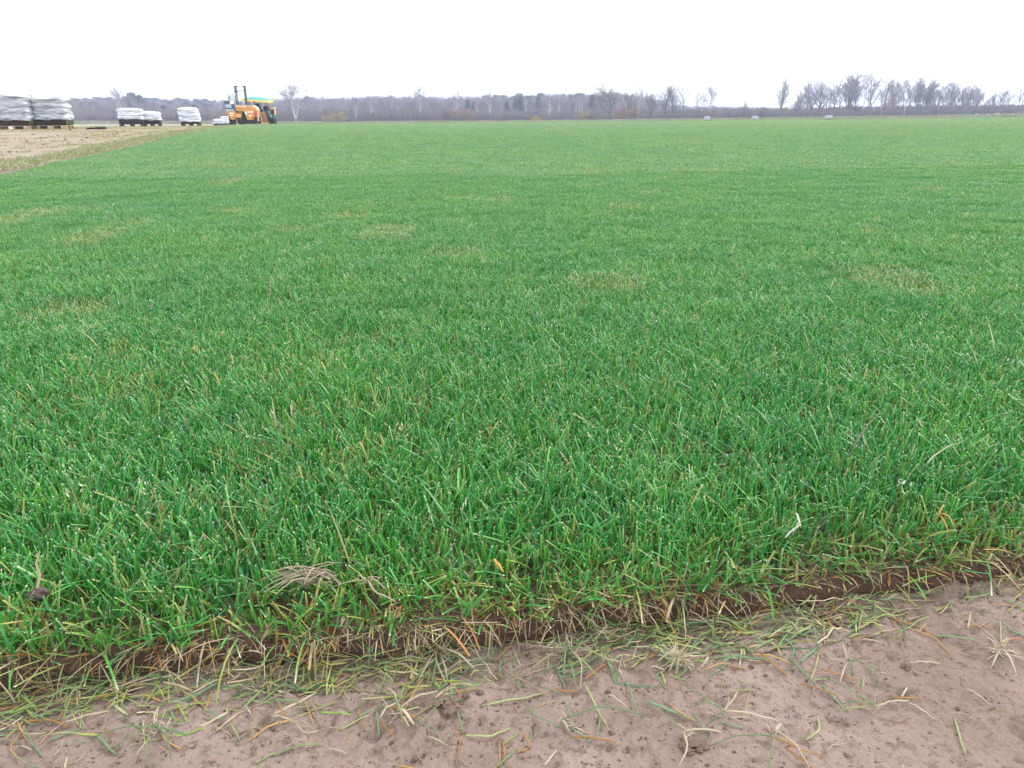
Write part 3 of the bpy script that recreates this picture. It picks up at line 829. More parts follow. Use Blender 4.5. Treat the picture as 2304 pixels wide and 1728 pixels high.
# --- lone trees in front of the wood
plant('birch', 258, 186, 262, 'tall bare birch rising behind the taller of the twin wrapped stacks', .9, var=0)
plant('birch', 304, 201, 268, 'bare birch with forked pale stem behind the lower of the twin wrapped stacks', .8, var=1)
plant('birch', 657, 175, 250, 'tall many-stemmed bare birch beside the harvester, whitest of the wood edge', 1.5, var=0)
plant('birch', 714, 192, 268, 'thin bare birch between the harvester birch and the yellow shrub', .7, var=3)
plant('birch', 797, 205, 262, 'bare white-stemmed birch just past the yellow olive shrub', .9, var=4)
plant('birch', 828, 212, 270, 'low bare birch in the wood edge, twin stems crossing', .9, var=5)
plant('birch', 842, 213, 278, 'straight slender birch stem at the wood edge', .6, var=1)
plant('birch', 943, 182, 262, 'bare birch with a small drooping tuft of twigs at its top', .75, var=0)
plant('birch', 1022, 181, 265, 'bare birch rising above the two rusty orange shrubs', .75, var=3)
plant('birch', 1082, 214, 262, 'leaning pale birch stem beside the dark spruces', .5, lean=-.22, var=1)
plant('birch', 1102, 187, 262, 'upright white birch sharing its foot with a leaning stem', .55, var=5)
plant('birch', 1128, 216, 272, 'single pale birch stem between two dark spruces', .5, var=4)
plant('birch', 1182, 208, 266, 'short bare birch in front of the wood past the spruces', .9, var=2)
plant('birch', 1240, 190, 262, 'spreading bare birch with drooping top above the wood', 1.25, var=1)
plant('birch', 1258, 206, 270, 'bare birch standing against the spreading weeping birch', .8, var=4)
plant('birch', 1297, 214, 268, 'white birch stem beside the bright yellow shrub', .7, var=3)
plant('birch', 1306, 210, 275, 'thin birch stem behind the bright yellow shrub', .7, var=0)
plant('round', 1376, 180, 240, 'broad round-crowned bare tree with a dark trunk, widest of the wood edge', 1.35, var=0)
plant('round', 1412, 198, 255, 'bare tree with a lower crown behind the broad round-crowned one', 1.0, var=1)
plant('birch', 1436, 180, 258, 'slender pale birch past the broad round-crowned tree', .7, var=5)
plant('willow', 1466, 200, 250, 'olive twigged willow at the thinning end of the wood', .8, var=0)
plant('slim', 1494, 176, 248, 'tall bare tree beside the olive willow', 1.05, var=0)
plant('slim', 1520, 190, 252, 'bare twiggy tree between two taller ones past the willow', 1.1, var=1)
plant('slim', 1546, 175, 246, 'tall bare tree with one clear dark trunk past the willow', 1.0, var=2)
plant('birch', 1580, 204, 256, 'faint slender birch at the open gap of the treeline', .8, var=2)
plant('birch', 1602, 180, 256, 'tall pale birch standing last before the gap in the treeline', .8, var=0)
plant('birch', 1572, 182, 275, 'thin birch with few twigs behind the gap birches', .5, var=3)
plant('slim', 1680, 224, 300, 'small far bare tree alone over the low horizon in the gap', 1.3, var=5)
plant('slim', 1764, 163, 255, 'tall lone bare tree first after the gap in the treeline', .9, var=0)
plant('round', 1802, 200, 255, 'low bushy bare tree next to the lone tall one', 1.0, var=1)
plant('slim', 1790, 208, 258, 'small leaning bare tree at the foot of the lone tall one', 1.2, var=4, lean=.15)
rowT = [(1826, 196, 'slim'), (1870, 186, 'slim'), (1928, 176, 'slim'), (1966, 178, 'slim'), (1992, 186, 'slim'), (2032, 190, 'slim'), (2064, 186, 'slim'), (2084, 188, 'slim'), (2102, 190, 'slim'), (1838, 184, 'slim'), (1858, 176, 'slim'), (1882, 180, 'slim'), (1897, 172, 'slim'), (1915, 168, 'slim'), (1936, 170, 'slim'), (1952, 165, 'birch'), (1978, 170, 'slim'), (2004, 177, 'slim'), (2018, 182, 'birch'), (2044, 184, 'slim'), (2056, 177, 'slim'), (2074, 178, 'slim'), (2092, 180, 'slim')]
for i, (px, ty, kd) in enumerate(rowT):
    plant(kd, px, ty - 13, 250 + (i * 7) % 17, 'tall bare tree in the long grey row past the gap in the treeline', 1.15 if kd == 'slim' else .9, 'tall trees of the right-hand row')
for i, (px, ty) in enumerate(((2118, 200), (2138, 196), (2176, 198), (2196, 202), (2112, 196), (2126, 190), (2150, 194), (2166, 190), (2184, 192), (2206, 204))):
    plant('slim', px, ty - 12, 246 + i * 3, 'medium bare tree with reddish twigs at the falling end of the row', 1.35, 'medium trees at the row end')
for i, (px, ty) in enumerate(((2226, 214), (2244, 216), (2262, 212), (2284, 214), (2300, 206), (2318, 204))):
    plant('slim', px, ty - 14, 244 + i * 2, 'low bare tree among the dark shrubs at the end of the treeline', 1.5, 'low trees at the treeline end')
for i, px in enumerate((1972, 1990, 2002, 2012, 2042)):
    plant('birch', px, (214, 205, 210, 208, 206)[i], 236 + i, 'thin white birch stem standing in front of the shrub band under the tree row', .55, 'white stems before the shrub band')
plant('bush_r', 2004, 212, 240, 'reddish brown round tree crown behind the thin white birch stems', .9)

# --- conifers standing singly
for px, ty, Y, lb in ((1052, 224, 300, 'dark blue green spruce past the second rusty shrub'), (1066, 228, 305, 'spruce with pointed top between birch stem and dark spruces'), (1140, 226, 300, 'dark spruce next to a single pale birch stem'),
                      (1160, 220, 290, 'dense green spruce, darkest at the wood edge'), (1172, 214, 290, 'tall green pine-like spruce beside the darkest spruce'), (1290, 232, 300, 'dark spruce showing behind the white stems near the yellow shrub'),
                      (1332, 212, 310, 'pointed spruce rising left of the broad round-crowned tree'), (1212, 210, 330, 'small pointed spruce top above the bare wood')):
    plant('spruce', px, ty, Y, lb, 1.35)
plant('pine', 294, 207, 330, 'dark pine taller than the wood behind the forked birch', 1.3)
plant('pine', 310, 212, 330, 'second dark pine close to the tall one behind the forked birch', 1.3)

# --- shrubs along the foot of the wood
plant('bush_o', 762, 249, 238, 'yellow olive rounded shrub before the purple wood', 1.55)
plant('bush_o', 738, 257, 236, 'low olive shrub leaning on the rounded yellow one', 1.7)
plant('bush_r', 1006, 240, 246, 'rusty orange shrub below the tall birch', 1.0)
plant('bush_r', 1042, 243, 246, 'wide rusty orange shrub next to the dark spruce', 1.25)
plant('bush_o', 1312, 243, 244, 'bright yellow shrub at the foot of white birch stems', 1.2)
plant('bush_o', 1210, 259, 236, 'low pale yellow green shrub past the spruces', 2.0)
plant('bush_w', 905, 243, 252, 'dark grey green shrub in front of the wood', 1.2)
plant('bush_w', 1352, 258, 236, 'low yellow green shrub below the broad round-crowned tree', 1.7)
plant('bush_r', 1398, 236, 236, 'wide reddish brown shrub below the broad round-crowned tree', 1.3)
plant('bush_r', 1425, 240, 238, 'reddish brown shrub beside the wide one under the slender pale birch', 1.3)
plant('bush_w', 178, 257, 244, 'yellow green shrub seen beside the nearest wrapped stacks', 1.4)
plant('bush_o', 2302, 246, 240, 'orange shrub at the very end of the treeline', 1.2)
R = np.random.default_rng(9)
for i, px in enumerate(list(np.arange(120, 1700, 19.0)) + list(np.arange(1712, 2330, 15.0))):
    px = px + R.uniform(-6, 6)
    if px < 1560: ty = R.uniform(246, 260) - (8 if 820 < px < 1000 else 0) - (6 if px < 480 else 0); Y = R.uniform(238, 256); w = R.uniform(1.2, 1.9)
    elif px < 1700: ty = R.uniform(238, 250); Y = R.uniform(236, 250); w = R.uniform(1.0, 1.4)
    else: ty = R.uniform(236, 246) - (6 if px > 2100 else 0); Y = R.uniform(232, 246); w = R.uniform(.9, 1.3)
    kd = ('bush_p', 'bush', 'bush_p', 'bush', 'bush_w' if px < 1400 and i % 3 == 0 else 'bush')[i % 5]
    far = px < 1560
    plant(kd, px, ty, Y, {'bush_p': 'bare purple grey shrub in the thicket along the ', 'bush': 'bare brown shrub in the thicket along the ', 'bush_w': 'olive twigged shrub in the thicket along the '}[kd] + ('foot of the wood' if far else 'open side of the treeline'), w, ('wood foot ' if far else 'open treeline ') + kd.replace('bush_p', 'purple shrubs').replace('bush_w', 'olive shrubs').replace('bush', 'brown shrubs'))

# --- the wood itself: a far mass of stems nobody could count
R = np.random.default_rng(77)
kinds = []
for kd in ('birch', 'slim', 'round'):
    for tr, cr in LIB[kd][:3]: kinds.append((tr, cr))
for kd in ('pine', 'spruce'):
    for tr, cr in LIB[kd][:2]: kinds.append((tr, cr))
def joined(tr, cr):
    b = bmesh.new(); b.from_mesh(tr); n0 = len(b.faces); b.from_mesh(cr); b.faces.ensure_lookup_table()
    for f in b.faces[n0:]: f.material_index = 1
    me = bpy.data.meshes.new('forest_tree'); b.to_mesh(me); b.free(); me.materials.append(tr.materials[0]); me.materials.append(cr.materials[0]); return me
fk = [joined(*k) for k in kinds]
tops = [max(mesh_top(a), mesh_top(b)) for a, b in kinds]
XP = [-60, 150, 250, 400, 480, 560, 650, 760, 850, 950, 1000, 1100, 1200, 1280, 1340, 1390, 1450, 1480, 1560]
YP = [221, 222, 220, 223, 226, 224, 219, 218, 214, 214, 216, 214, 213, 209, 208, 206, 214, 226, 236]
P, RO, SC, ID = [], [], [], []
for rowi in range(9):
    Y0 = 330 + rowi * 24
    for px in np.arange(-90, 1500, 7.5):
        px = px + R.uniform(-3.5, 3.5); Y = Y0 + R.uniform(-10, 10)
        ty = np.interp(px, XP, YP) + abs(R.normal(0, 5)) + (9 - rowi) * 1.5 - 7
        p = at(px, ty, Y); g = tz(p.x, Y); h = max(p.z - g, 3)
        if px < 480: con = R.random() < (.5 if rowi > 5 else .12)
        else: con = R.random() < (.10 if 1000 < px < 1200 else .035)
        i = R.integers(9, 13) if con else R.integers(0, 9)
        if i >= 9 and px < 480: i = R.integers(9, 11)
        s = h / tops[i]; wd = R.uniform(.75, 1.1) * (1.4 if i >= 9 else 1)
        P.append((p.x, Y, g)); RO.append((0, 0, R.uniform(0, 6.28))); SC.append((s * wd, s * wd, s)); ID.append(i)
for px in np.arange(1470, 2400, 5.0):                      # far spruce wood low over the gap
    for rep in range(3):
        x_ = px + R.uniform(-3, 3); Y = R.uniform(700, 900); ty = np.interp(x_, [1470, 1560, 1650, 1800, 2400], [234, 237, 238, 242, 246]) + abs(R.normal(0, 2.5)) + rep
        p = at(x_, ty, Y); g = tz(p.x, Y) - .5; h = max(p.z - g, 4); i = R.integers(9, 13); s = h / tops[i]
        P.append((p.x, Y, g)); RO.append((0, 0, R.uniform(0, 6.28))); SC.append((s * 1.3, s * 1.3, s)); ID.append(i)
o = scatter('forest', fk, np.array(P), np.array(RO), np.array(SC), np.array(ID))
tag(o, 'far wood of bare purple grey trees and dark pines behind the field', 'forest', kind='stuff')

tk = [joined(*LIB[k_][i_]) for k_ in ('bush', 'bush_p', 'bush_w') for i_ in (0, 1)]
px_ = R.uniform(-60, 2380, 1500); P, RO, SC, ID = [], [], [], []
for x_ in px_:
    Y = R.uniform(258, 318); p = at(x_, np.interp(x_, [0, 1500, 1600, 1700, 1850, 2100, 2380], [252, 250, 246, 248, 244, 240, 238]) + R.uniform(-3, 7), Y); g = tz(p.x, Y); s = max(p.z - g, 1.2) / 9.5
    P.append((p.x, Y, g)); RO.append((0, 0, R.uniform(0, 6.28))); SC.append((s * 1.6, s * 1.6, s)); i_ = R.integers(0, 6 if x_ < 1500 else 4); ID.append(i_)
o = scatter('thicket', tk, np.array(P), np.array(RO), np.array(SC), np.array(ID))
tag(o, 'dense bare brown and purple undergrowth filling the foot of the treeline', 'thicket', kind='stuff')

# --- tall dry grass along the far side of the field
dg = []
for i in range(3):
    R2 = np.random.default_rng(600 + i); n = 160
    b_ = np.column_stack([R2.uniform(-1.2, 1.2, n), R2.uniform(-.8, .8, n), np.zeros(n)])
    dg.append(np_mesh('dry_grass', *blades(b_, R2.uniform(0, 6.28, n), R2.uniform(.3, .9, n), R2.uniform(.02, .05, n), R2.uniform(0, .5, n), R2.uniform(0, .6, n), pick_cols(n, (.0, .22, .76, .02) if i else (.12, .5, .38, 0), R2)[0] * .8, R2, rows=(0, .5, 1), tipp=0, taper=.2, kinds=np.full(n, 2)), M_dry))
xs_ = R.uniform(-190, 190, 3400); ys_ = far_lim(xs_) + R.uniform(1, 26, 3400) ** 1.0
ok = np.abs(xs_) < .78 * ys_; xs_, ys_ = xs_[ok], ys_[ok]; n = len(xs_)
o = scatter('verge_grass', dg, np.column_stack([xs_, ys_, terrain(xs_, ys_) - .02]), np.column_stack([np.zeros(n), np.zeros(n), R.uniform(0, 6.28, n)]), np.repeat(R.uniform(.5, 1.1, (n, 1)), 3, 1), np.where(xs_ > 60, np.where(R.random(n) < .6, 0, 1), R.integers(0, 3, n)))
tag(o, 'pale dry grass fringe between the turf and the wood', 'dry grass', kind='stuff')
# ================================================================== WRAPPED TURF STACKS
def film_mat(name, c0, c1):
    m = bpy.data.materials.new(name); m.use_nodes = True
    nt = m.node_tree; nd = nt.nodes; lk = nt.links; b = nd['Principled BSDF']
    tc = nd.new('ShaderNodeTexCoord'); mp = nd.new('ShaderNodeMapping'); mp.inputs['Scale'].default_value = (1.2, 1.2, 6)
    n = nd.new('ShaderNodeTexNoise'); n.inputs['Scale'].default_value = 2.2; n.inputs['Detail'].default_value = 5
    r = nd.new('ShaderNodeValToRGB'); r.color_ramp.elements[0].position = .35; r.color_ramp.elements[1].position = .6
    r.color_ramp.elements[0].color = (*c0, 1); r.color_ramp.elements[1].color = (*c1, 1)
    lk.new(tc.outputs['Object'], mp.inputs[0]); lk.new(mp.outputs[0], n.inputs['Vector']); lk.new(n.outputs['Fac'], r.inputs[0]); lk.new(r.outputs[0], b.inputs['Base Color'])
    bp = nd.new('ShaderNodeBump'); bp.inputs['Strength'].default_value = .5; bp.inputs['Distance'].default_value = .04
    n2 = nd.new('ShaderNodeTexNoise'); n2.inputs['Scale'].default_value = 7; n2.inputs['Detail'].default_value = 3
    lk.new(mp.outputs[0], n2.inputs['Vector']); lk.new(n2.outputs['Fac'], bp.inputs['Height']); lk.new(bp.outputs[0], b.inputs['Normal'])
    b.inputs['Roughness'].default_value = .28; b.inputs['Specular IOR Level'].default_value = .5
    return m
M_film = film_mat('grey_stretch_film', (.20, .22, .25), (.46, .49, .53))
M_filmw = film_mat('white_stretch_film', (.34, .38, .44), (.64, .68, .74))
M_wood = mat('pallet_wood', (.40, .28, .18), .8, .3, noise=.25, nscale=9)
M_sodside = mat('rolled_sod_soil', (.045, .030, .024), .95, .1, noise=.4, nscale=22, bump=.6, bscale=60)
M_sodend = mat('rolled_sod_grass', (.085, .125, .045), .9, .1, noise=.5, nscale=25, bump=.6, bscale=70)
M_paper = mat('paper', (.80, .80, .82), .7, .3)

def film_mesh(w, d, h, R, lay_n, flare=.03, shear=(0, 0), m=M_film):
    nz, npp = 34, 96
    seed_ = int(R.integers(0, 900))
    V = []
    per = 2 * (w + d)
    for k in range(nz + 1):
        t = k / nz; z = h * t
        row = []
        for j in range(npp):
            s = per * j / npp
            if s < w: x, y, nx, ny = -w / 2 + s, -d / 2, 0, -1
            elif s < w + d: x, y, nx, ny = w / 2, -d / 2 + (s - w), 1, 0
            elif s < 2 * w + d: x, y, nx, ny = w / 2 - (s - w - d), d / 2, 0, 1
            else: x, y, nx, ny = -w / 2, d / 2 - (s - 2 * w - d), -1, 0
            cr = min(abs(abs(x) - w / 2), 9) if ny else min(abs(abs(y) - d / 2), 9)
            rd = .05 * max(0, 1 - cr / .06)
            bulge = .045 * abs(math.sin(math.pi * t * lay_n)) ** .6
            wr = .085 * float(fbm(s * 2.0, z * 9 + 3, seed_, 3)) + .03 * float(vnoise(s * 7, z * 30, seed_ + 1))
            o_ = flare * (1 - t) + bulge + wr - rd - (.05 if t > .96 else 0)
            row.append((x + nx * o_ - rd * .0 + shear[0] * t, y + ny * o_ + shear[1] * t, z + (.035 * float(vnoise(s * 4, 1, 9)) if k == 0 else 0) + (.03 * float(vnoise(x * 4, y * 4, 10)) if k == nz else 0)))
        V.append(row)
    V = np.array(V)
    i = np.arange((nz + 1) * npp).reshape(nz + 1, npp); j = np.roll(i, -1, 1)
    Fq = np.stack([i[:-1], j[:-1], j[1:], i[1:]], 2).reshape(-1, 4)
    # top: shrink rings towards the middle
    cur = V[-1]; rings = [V.reshape(-1, 3)]; last = i[-1]; o_ = V.size // 3
    cen = np.array([shear[0], shear[1], 0])
    F_all = [Fq]
    for f, dz in ((.8, .03), (.45, .045), (.02, .05)):
        nr = cur.copy(); nr[:, :2] = cen[:2] + (cur[:, :2] - cen[:2]) * f; nr[:, 2] = h + dz + .02 * vnoise(nr[:, 0] * 6, nr[:, 1] * 6, 22)
        idx = np.arange(npp) + o_; o_ += npp
        F_all.append(np.stack([last, np.roll(last, -1), np.roll(idx, -1), idx], 1)); rings.append(nr); last = idx
    return np_mesh('film', np.concatenate(rings), np.concatenate(F_all), None, m)

M_dwood = mat('dark_pallet_wood', (.075, .052, .040), .9, .2, noise=.3, nscale=9)  # darker pallet wood used under the white wrapped stacks
def pallet(root, w, d, M_wood):
    p = MB()
    for k in range(7):
        y = -d / 2 + d * (k + .5) / 7; p.box((0, y, .133), (w, d / 7 * .86, .022))
    pl = p.build('pallet', M_wood, root)
    for y in (-d / 2 + .05, 0, d / 2 - .05):
        MB().box((0, y, .011), (w * .998, .098, .022)).build('board', M_wood, pl)
        for x in (-w / 2 + .073, 0, w / 2 - .073):
            MB().box((x, y, .0715), (.145, .099, .101), bev=.004).build('block', M_wood, pl)
    return pl

def roll_mesh(L, w, h, R):
    """a folded length of turf: long soil flank, grass at the rolled ends"""
    n = 14; V = []; xs_ = np.linspace(-L / 2, L / 2, 7)
    for x in xs_:
        e_ = 1 - .12 * (abs(x) > L / 2 - .01)
        th = np.arange(n) * 2 * math.pi / n
        cx = np.sign(np.cos(th)) * np.abs(np.cos(th)) ** .6 * w / 2 * e_; cz = np.sign(np.sin(th)) * np.abs(np.sin(th)) ** .6 * h / 2 * e_
        V.append(np.stack([np.full(n, x) + R.uniform(-.012, .012, n), cx * (1 + R.uniform(-.04, .04, n)), h / 2 + cz * (1 + R.uniform(-.04, .04, n))], 1))
    b = bmesh.new(); rings = [[b.verts.new(p) for p in r] for r in V]
    for r0, r1 in zip(rings, rings[1:]):
        for k in range(n): b.faces.new((r0[k], r0[(k + 1) % n], r1[(k + 1) % n], r1[k]))
    f0 = b.faces.new(rings[0]); f1 = b.faces.new(rings[-1]); f0.material_index = f1.material_index = 1
    for f in (f0, f1):
        r = bmesh.ops.inset_individual(b, faces=[f], thickness=.05, depth=.02)
        for g in r['faces']: g.material_index = 1
    bmesh.ops.recalc_face_normals(b, faces=b.faces[:])
    me = bpy.data.meshes.new('turf_roll'); b.to_mesh(me); b.free(); me.materials.append(M_sodside); me.materials.append(M_sodend); return me

def stack(pxl, pxr, base_y, top_y, Y, label, yaw=0.0, depth=.8, film_m=M_film, bare=.2, lay_n=4, shear=(0, 0), group=None, sheet=False, name='wrapped_turf_stack'):
    a = at(pxl, base_y, Y); b = at(pxr, base_y, Y); w = (b - a).length
    cx_ = (a.x + b.x) / 2; yc = Y + depth / 2; zg = tz(cx_, yc)
    top = at((pxl + pxr) / 2, top_y, Y).z - zg
    R = np.random.default_rng(int(pxl * 10 + 5000))
    root = empty(name, (cx_, yc, zg - .006), yaw)
    pallet(root, w, depth, M_dwood if film_m is M_filmw else M_wood)
    nr = 4; rw = depth / nr; z0 = .145
    ms = [roll_mesh(w / 2 * .985, rw * 1.04, bare + .05, R) for _ in range(3)]
    for ix in (-1, 1):
        for k in range(nr):
            o = link('turf_roll', ms[(k + ix) % 3], root, (ix * w / 4, -depth / 2 + rw * (k + .5), z0 - .005)); o.rotation_euler[2] = R.normal(0, .012)
    f = link('film', film_mesh(w * 1.0, depth * 1.0, top - .145 - bare, R, lay_n, shear=shear, m=film_m), root, (0, 0, .145 + bare))
    if sheet:
        MB().box((-w * .05, -depth / 2 - .008, .072), (.13, .006, .10), bev=.002).build('paper_label', M_paper, root)
    tag(root, label, 'turf stack', group)
    return root

stack(-13, 61, 286.4, 213, 30.6, 'tallest grey film-wrapped turf stack on a pallet with a white paper label', math.radians(9), .8, M_film, .19, 4, sheet=True)
stack(79, 144, 285.0, 219, 31.2, 'grey film-wrapped turf stack next to the tallest one, ridged film', math.radians(10), .8, M_film, .20, 4)
stack(266, 315, 280.4, 244.5, 47, 'white wrapped turf stack, taller of the twin touching pair', math.radians(17), .8, M_filmw, .26, 3)
stack(318, 355, 280.4, 251.5, 47.6, 'white wrapped turf stack, lower of the twin touching pair', math.radians(17), .8, M_filmw, .20, 2)
stack(405, 444, 280.6, 242.5, 47.5, 'white wrapped turf stack leaning, standing alone before the forklift', math.radians(14), .8, M_filmw, .10, 3, shear=(-.09, 0))
stack(479, 500, 281.5, 268.6, 69.5, 'very low white wrapped pallet lying left of the orange forklift', math.radians(10), 1.0, M_filmw, .03, 2)
stack(497, 511, 281.5, 262.5, 70.6, 'small white wrapped pallet against the forklift wheel', math.radians(10), .7, M_filmw, .03, 2)
stack(1587, 1598, 270.5, 262.3, 172, 'small far white wrapped stack by the shrubs before the treeline gap', 0, .9, M_film, .12, 2)
stack(1694.5, 1706, 269.6, 261.6, 170, 'small far white wrapped stack in the gap of the treeline', 0, .9, M_film, .12, 2)
stack(1858.5, 1872.5, 269.0, 260.6, 166, 'small far white wrapped stack under the row of tall bare trees', 0, .9, M_film, .12, 2)

# --- loose sod left lying on the stripped ground
p = at(217, 287.2, 30)
r = empty('turf_slab', (p.x, 30, tz(p.x, 30)), .1)
b = MB(); b.box((0, 0, .03), (.60, .36, .055), bev=.02); b.box((.12, .05, .075), (.30, .26, .045), bev=.02)
sl = b.build('sod', M_sodside, r)
R = np.random.default_rng(4); n = 500
bl = blades(np.column_stack([R.uniform(-.30, .30, n), R.uniform(-.18, .18, n), R.uniform(.05, .085, n)]), R.uniform(0, 6.28, n), R.uniform(.02, .06, n), R.uniform(.006, .010, n), R.uniform(.2, 1.3, n), R.uniform(0, .6, n), pick_cols(n, (.85, .12, .03, 0), R)[0], R, rows=(0, .5, 1))
link('grass_top', np_mesh('grass_top', *bl, M_grass), r)
tag(r, 'flat green slab of turf dropped on the bare tan ground', 'turf slab')
M_clod = mat('dark_clod', (.075, .050, .040), .95, .1, noise=.4, nscale=9)
R = np.random.default_rng(91)
def clod_mesh(sub, R, flatn=.7, m=M_clod):
    b = bmesh.new(); bmesh.ops.create_icosphere(b, subdivisions=sub, radius=1)
    for v in b.verts:
        k = 1 + .5 * float(fbm(v.co.x * 1.7 + v.co.z + 9, v.co.y * 1.7 + v.co.z * .6, int(R.integers(0, 99)) if sub < 2 else 5, 3))
        v.co = v.co * k; v.co.z *= flatn
    me = bpy.data.meshes.new('clod'); b.to_mesh(me); b.free(); me.materials.append(m); me.polygons.foreach_set('use_smooth', [False] * len(me.polygons)); return me
cm = [clod_mesh(2, R) for _ in range(4)]
for i, (px, py) in enumerate(((158, 292), (166.5, 290), (29, 294.5), (129, 305), (147, 314), (263, 300), (279, 297), (196, 311), (372, 292), (375, 291), (21, 343), (331, 307), (408, 281.5), (432, 281.5), (465, 281), (301, 282), (340, 281.5), (412, 300), (254, 303), (314, 299), (183, 281), (60, 318), (98, 327), (74, 303))):
    Y = 40
    for _ in range(30):
        q = at(px, py, Y); Y += (q.z - tz(q.x, Y)) * 45 * (Y / 40) ** 1.2; Y = min(max(Y, 8), 66)
    q = at(px, py, Y); s = rnd.uniform(.016, .040) * (1.4 if i < 2 else 1) * (Y / 30) ** .5
    o = link('soil_clod', cm[i % 4], None, (q.x, Y, tz(q.x, Y) + s * .25)); o.scale = (s * rnd.uniform(.9, 1.7), s, s * .8); o.rotation_euler[2] = rnd.uniform(0, 6)
    tag(o, 'dark soil clod lying on the stripped tan ground', 'clod', 'dark clods on the stripped ground')

# ================================================================== FORKLIFT
M_or = mat('orange_paint', (.62, .27, .035), .42, .5, noise=.12, nscale=3)
M_orl = mat('sun_lightened_orange', (.72, .46, .22), .45, .5, noise=.12, nscale=3)  # orange lightened to paint in sunlight on the forklift hood, reused on other parts
M_blk = mat('black_steel', (.022, .022, .026), .6, .4)
M_mast = mat('mast_steel', (.050, .085, .095), .5, .5)
M_tyre = mat('tyre_rubber', (.035, .032, .033), .9, .2, bump=.4, bscale=20)
M_rim = mat('grey_rim', (.45, .44, .43), .6, .5)
M_blue = mat('blue_cab_panel', (.030, .070, .150), .5, .5)
M_whi = mat('white_paint', (.78, .79, .80), .5, .5)
M_grey = mat('grey_paint', (.42, .42, .43), .5, .5)
M_red = mat('red_lamp', (.45, .03, .025), .3, .5)
def glass_mat(name, tint, mixf):
    m = bpy.data.materials.new(name); m.use_nodes = True; nt = m.node_tree; nt.nodes.clear()
    t = nt.nodes.new('ShaderNodeBsdfTransparent'); t.inputs[0].default_value = (*tint, 1)
    g = nt.nodes.new('ShaderNodeBsdfGlossy'); g.inputs['Roughness'].default_value = .05
    x = nt.nodes.new('ShaderNodeMixShader'); x.inputs[0].default_value = mixf; o = nt.nodes.new('ShaderNodeOutputMaterial')
    nt.links.new(t.outputs[0], x.inputs[1]); nt.links.new(g.outputs[0], x.inputs[2]); nt.links.new(x.outputs[0], o.inputs[0]); return m
M_glass = glass_mat('cab_glass', (.90, .95, .97), .22)
M_pane = mat('bright_rear_pane', (.34, .44, .48), .12, .7)

YF = 72.0
bp_ = at(535, 281.0, YF); FX = bp_.x; FZ = tz(FX, YF) + .02
fl = empty('forklift', (FX, YF, FZ))
def mk(zx, zy, dy=0.0):
    p = at(480 + zx / 15.08, 180 + zy / 15.08, YF + dy); return (p.x - FX, p.z - FZ)
def poly(pts, dy=0.0): return [mk(a, b, dy) for a, b in pts]
def wheel(root, xc, yc, rad, wd, dishes=1):
    w = MB(); hw = wd / 2
    w.lathe_x([(-hw * .8, rad * .60), (-hw, rad * .72), (-hw, rad * .9), (-hw * .8, rad), (hw * .8, rad), (hw, rad * .9), (hw, rad * .72), (hw * .8, rad * .60)], (0, 0, 0), 28)
    wo = w.build('wheel', M_tyre, root, True, (xc, yc, rad - .015))
    t = MB()
    for k in range(20):
        a = 2 * math.pi * k / 20
        for s_ in (-1, 1):
            aa = a + (.08 if s_ > 0 else -.08)
            t.box((s_ * hw * .48, math.cos(aa) * rad * 1.0, math.sin(aa) * rad * 1.0), (hw * .9, .05, .035), rot=Matrix.Rotation(aa - math.pi / 2, 4, 'X'))
    t.build('tread', M_tyre, wo)
    rm = MB(); rm.lathe_x([(-hw * .7, rad * .60), (-hw * .45, rad * .52), (-hw * .4, rad * .2), (-hw * .75, rad * .16), (hw * .75, rad * .16), (hw * .4, rad * .2), (hw * .45, rad * .52), (hw * .7, rad * .60)], (0, 0, 0), 24)
    rm.build('rim', M_rim, wo, True)
    return wo

# left rear module under the cab
MB().prism(poly([(438, 1075), (480, 1052), (735, 1050), (762, 1110), (756, 1240), (738, 1345), (572, 1345), (552, 1248), (438, 1242)]), 0, 1.25, .03).build('cab_plinth', M_or, fl)
MB().prism(poly([(395, 992), (690, 990), (700, 1056), (440, 1060)], -.01), -.05, 1.2, .012).build('step_ledge', M_grey, fl)
cab = MB().prism(poly([(372, 700), (720, 700), (770, 1085), (735, 1085), (700, 992), (402, 990)], .05), .05, 1.25, .02).build('cab', M_blue, fl)
x0, z0 = mk(410, 820, .03); x1, z1 = mk(620, 945, .03)
MB().box(((x0 + x1) / 2, .035, (z0 + z1) / 2), (x1 - x0, .03, z0 - z1), bev=.008).build('rear_window', M_pane, cab)
x0, z0 = mk(552, 700, .02); x1, z1 = mk(702, 812, .02)
MB().box(((x0 + x1) / 2, .028, (z0 + z1) / 2), (x1 - x0, .03, z0 - z1), bev=.008).build('white_panel', M_whi, cab)
for (a, b_), (c, d_) in (((352, 470), (378, 700)), ((618, 460), (712, 700))):
    for dy in (.1, 1.15):
        xa, za = mk(a, b_, .1); xb, zb = mk(c, d_, .1)
        MB().tube([(xb, dy, zb - .02), (xa, dy, za)], .028, 6).build('cab_post', M_whi if c < 500 else M_grey, cab)
xa, za = mk(352, 470, .1); xb, zb = mk(618, 460, .1)
MB().box(((xa + xb) / 2, .62, za + .02), (xb - xa + .1, 1.2, .05), bev=.02).build('cab_roof', M_whi, cab)
xc_, zc_ = mk(372, 700, .1); xd_, zd_ = mk(715, 700, .1)
MB().prism([(xa + .03, za - .01), (xb - .03, za - .01), (xd_ - .02, zd_ + .012), (xc_ + .02, zc_ + .012)], .095, .110).build('rear_glass', M_glass, cab)
MB().prism([(xa + .03, za - .01), (xb - .03, za - .01), (xd_ - .02, zd_ + .012), (xc_ + .02, zc_ + .012)], 1.140, 1.155).build('front_glass', M_glass, cab)
xh, zh = mk(540, 570, .6); MB().box((xh, .6, zh - .12), (.34, .12, .5), bev=.05).build('seat_back', M_blk, cab)
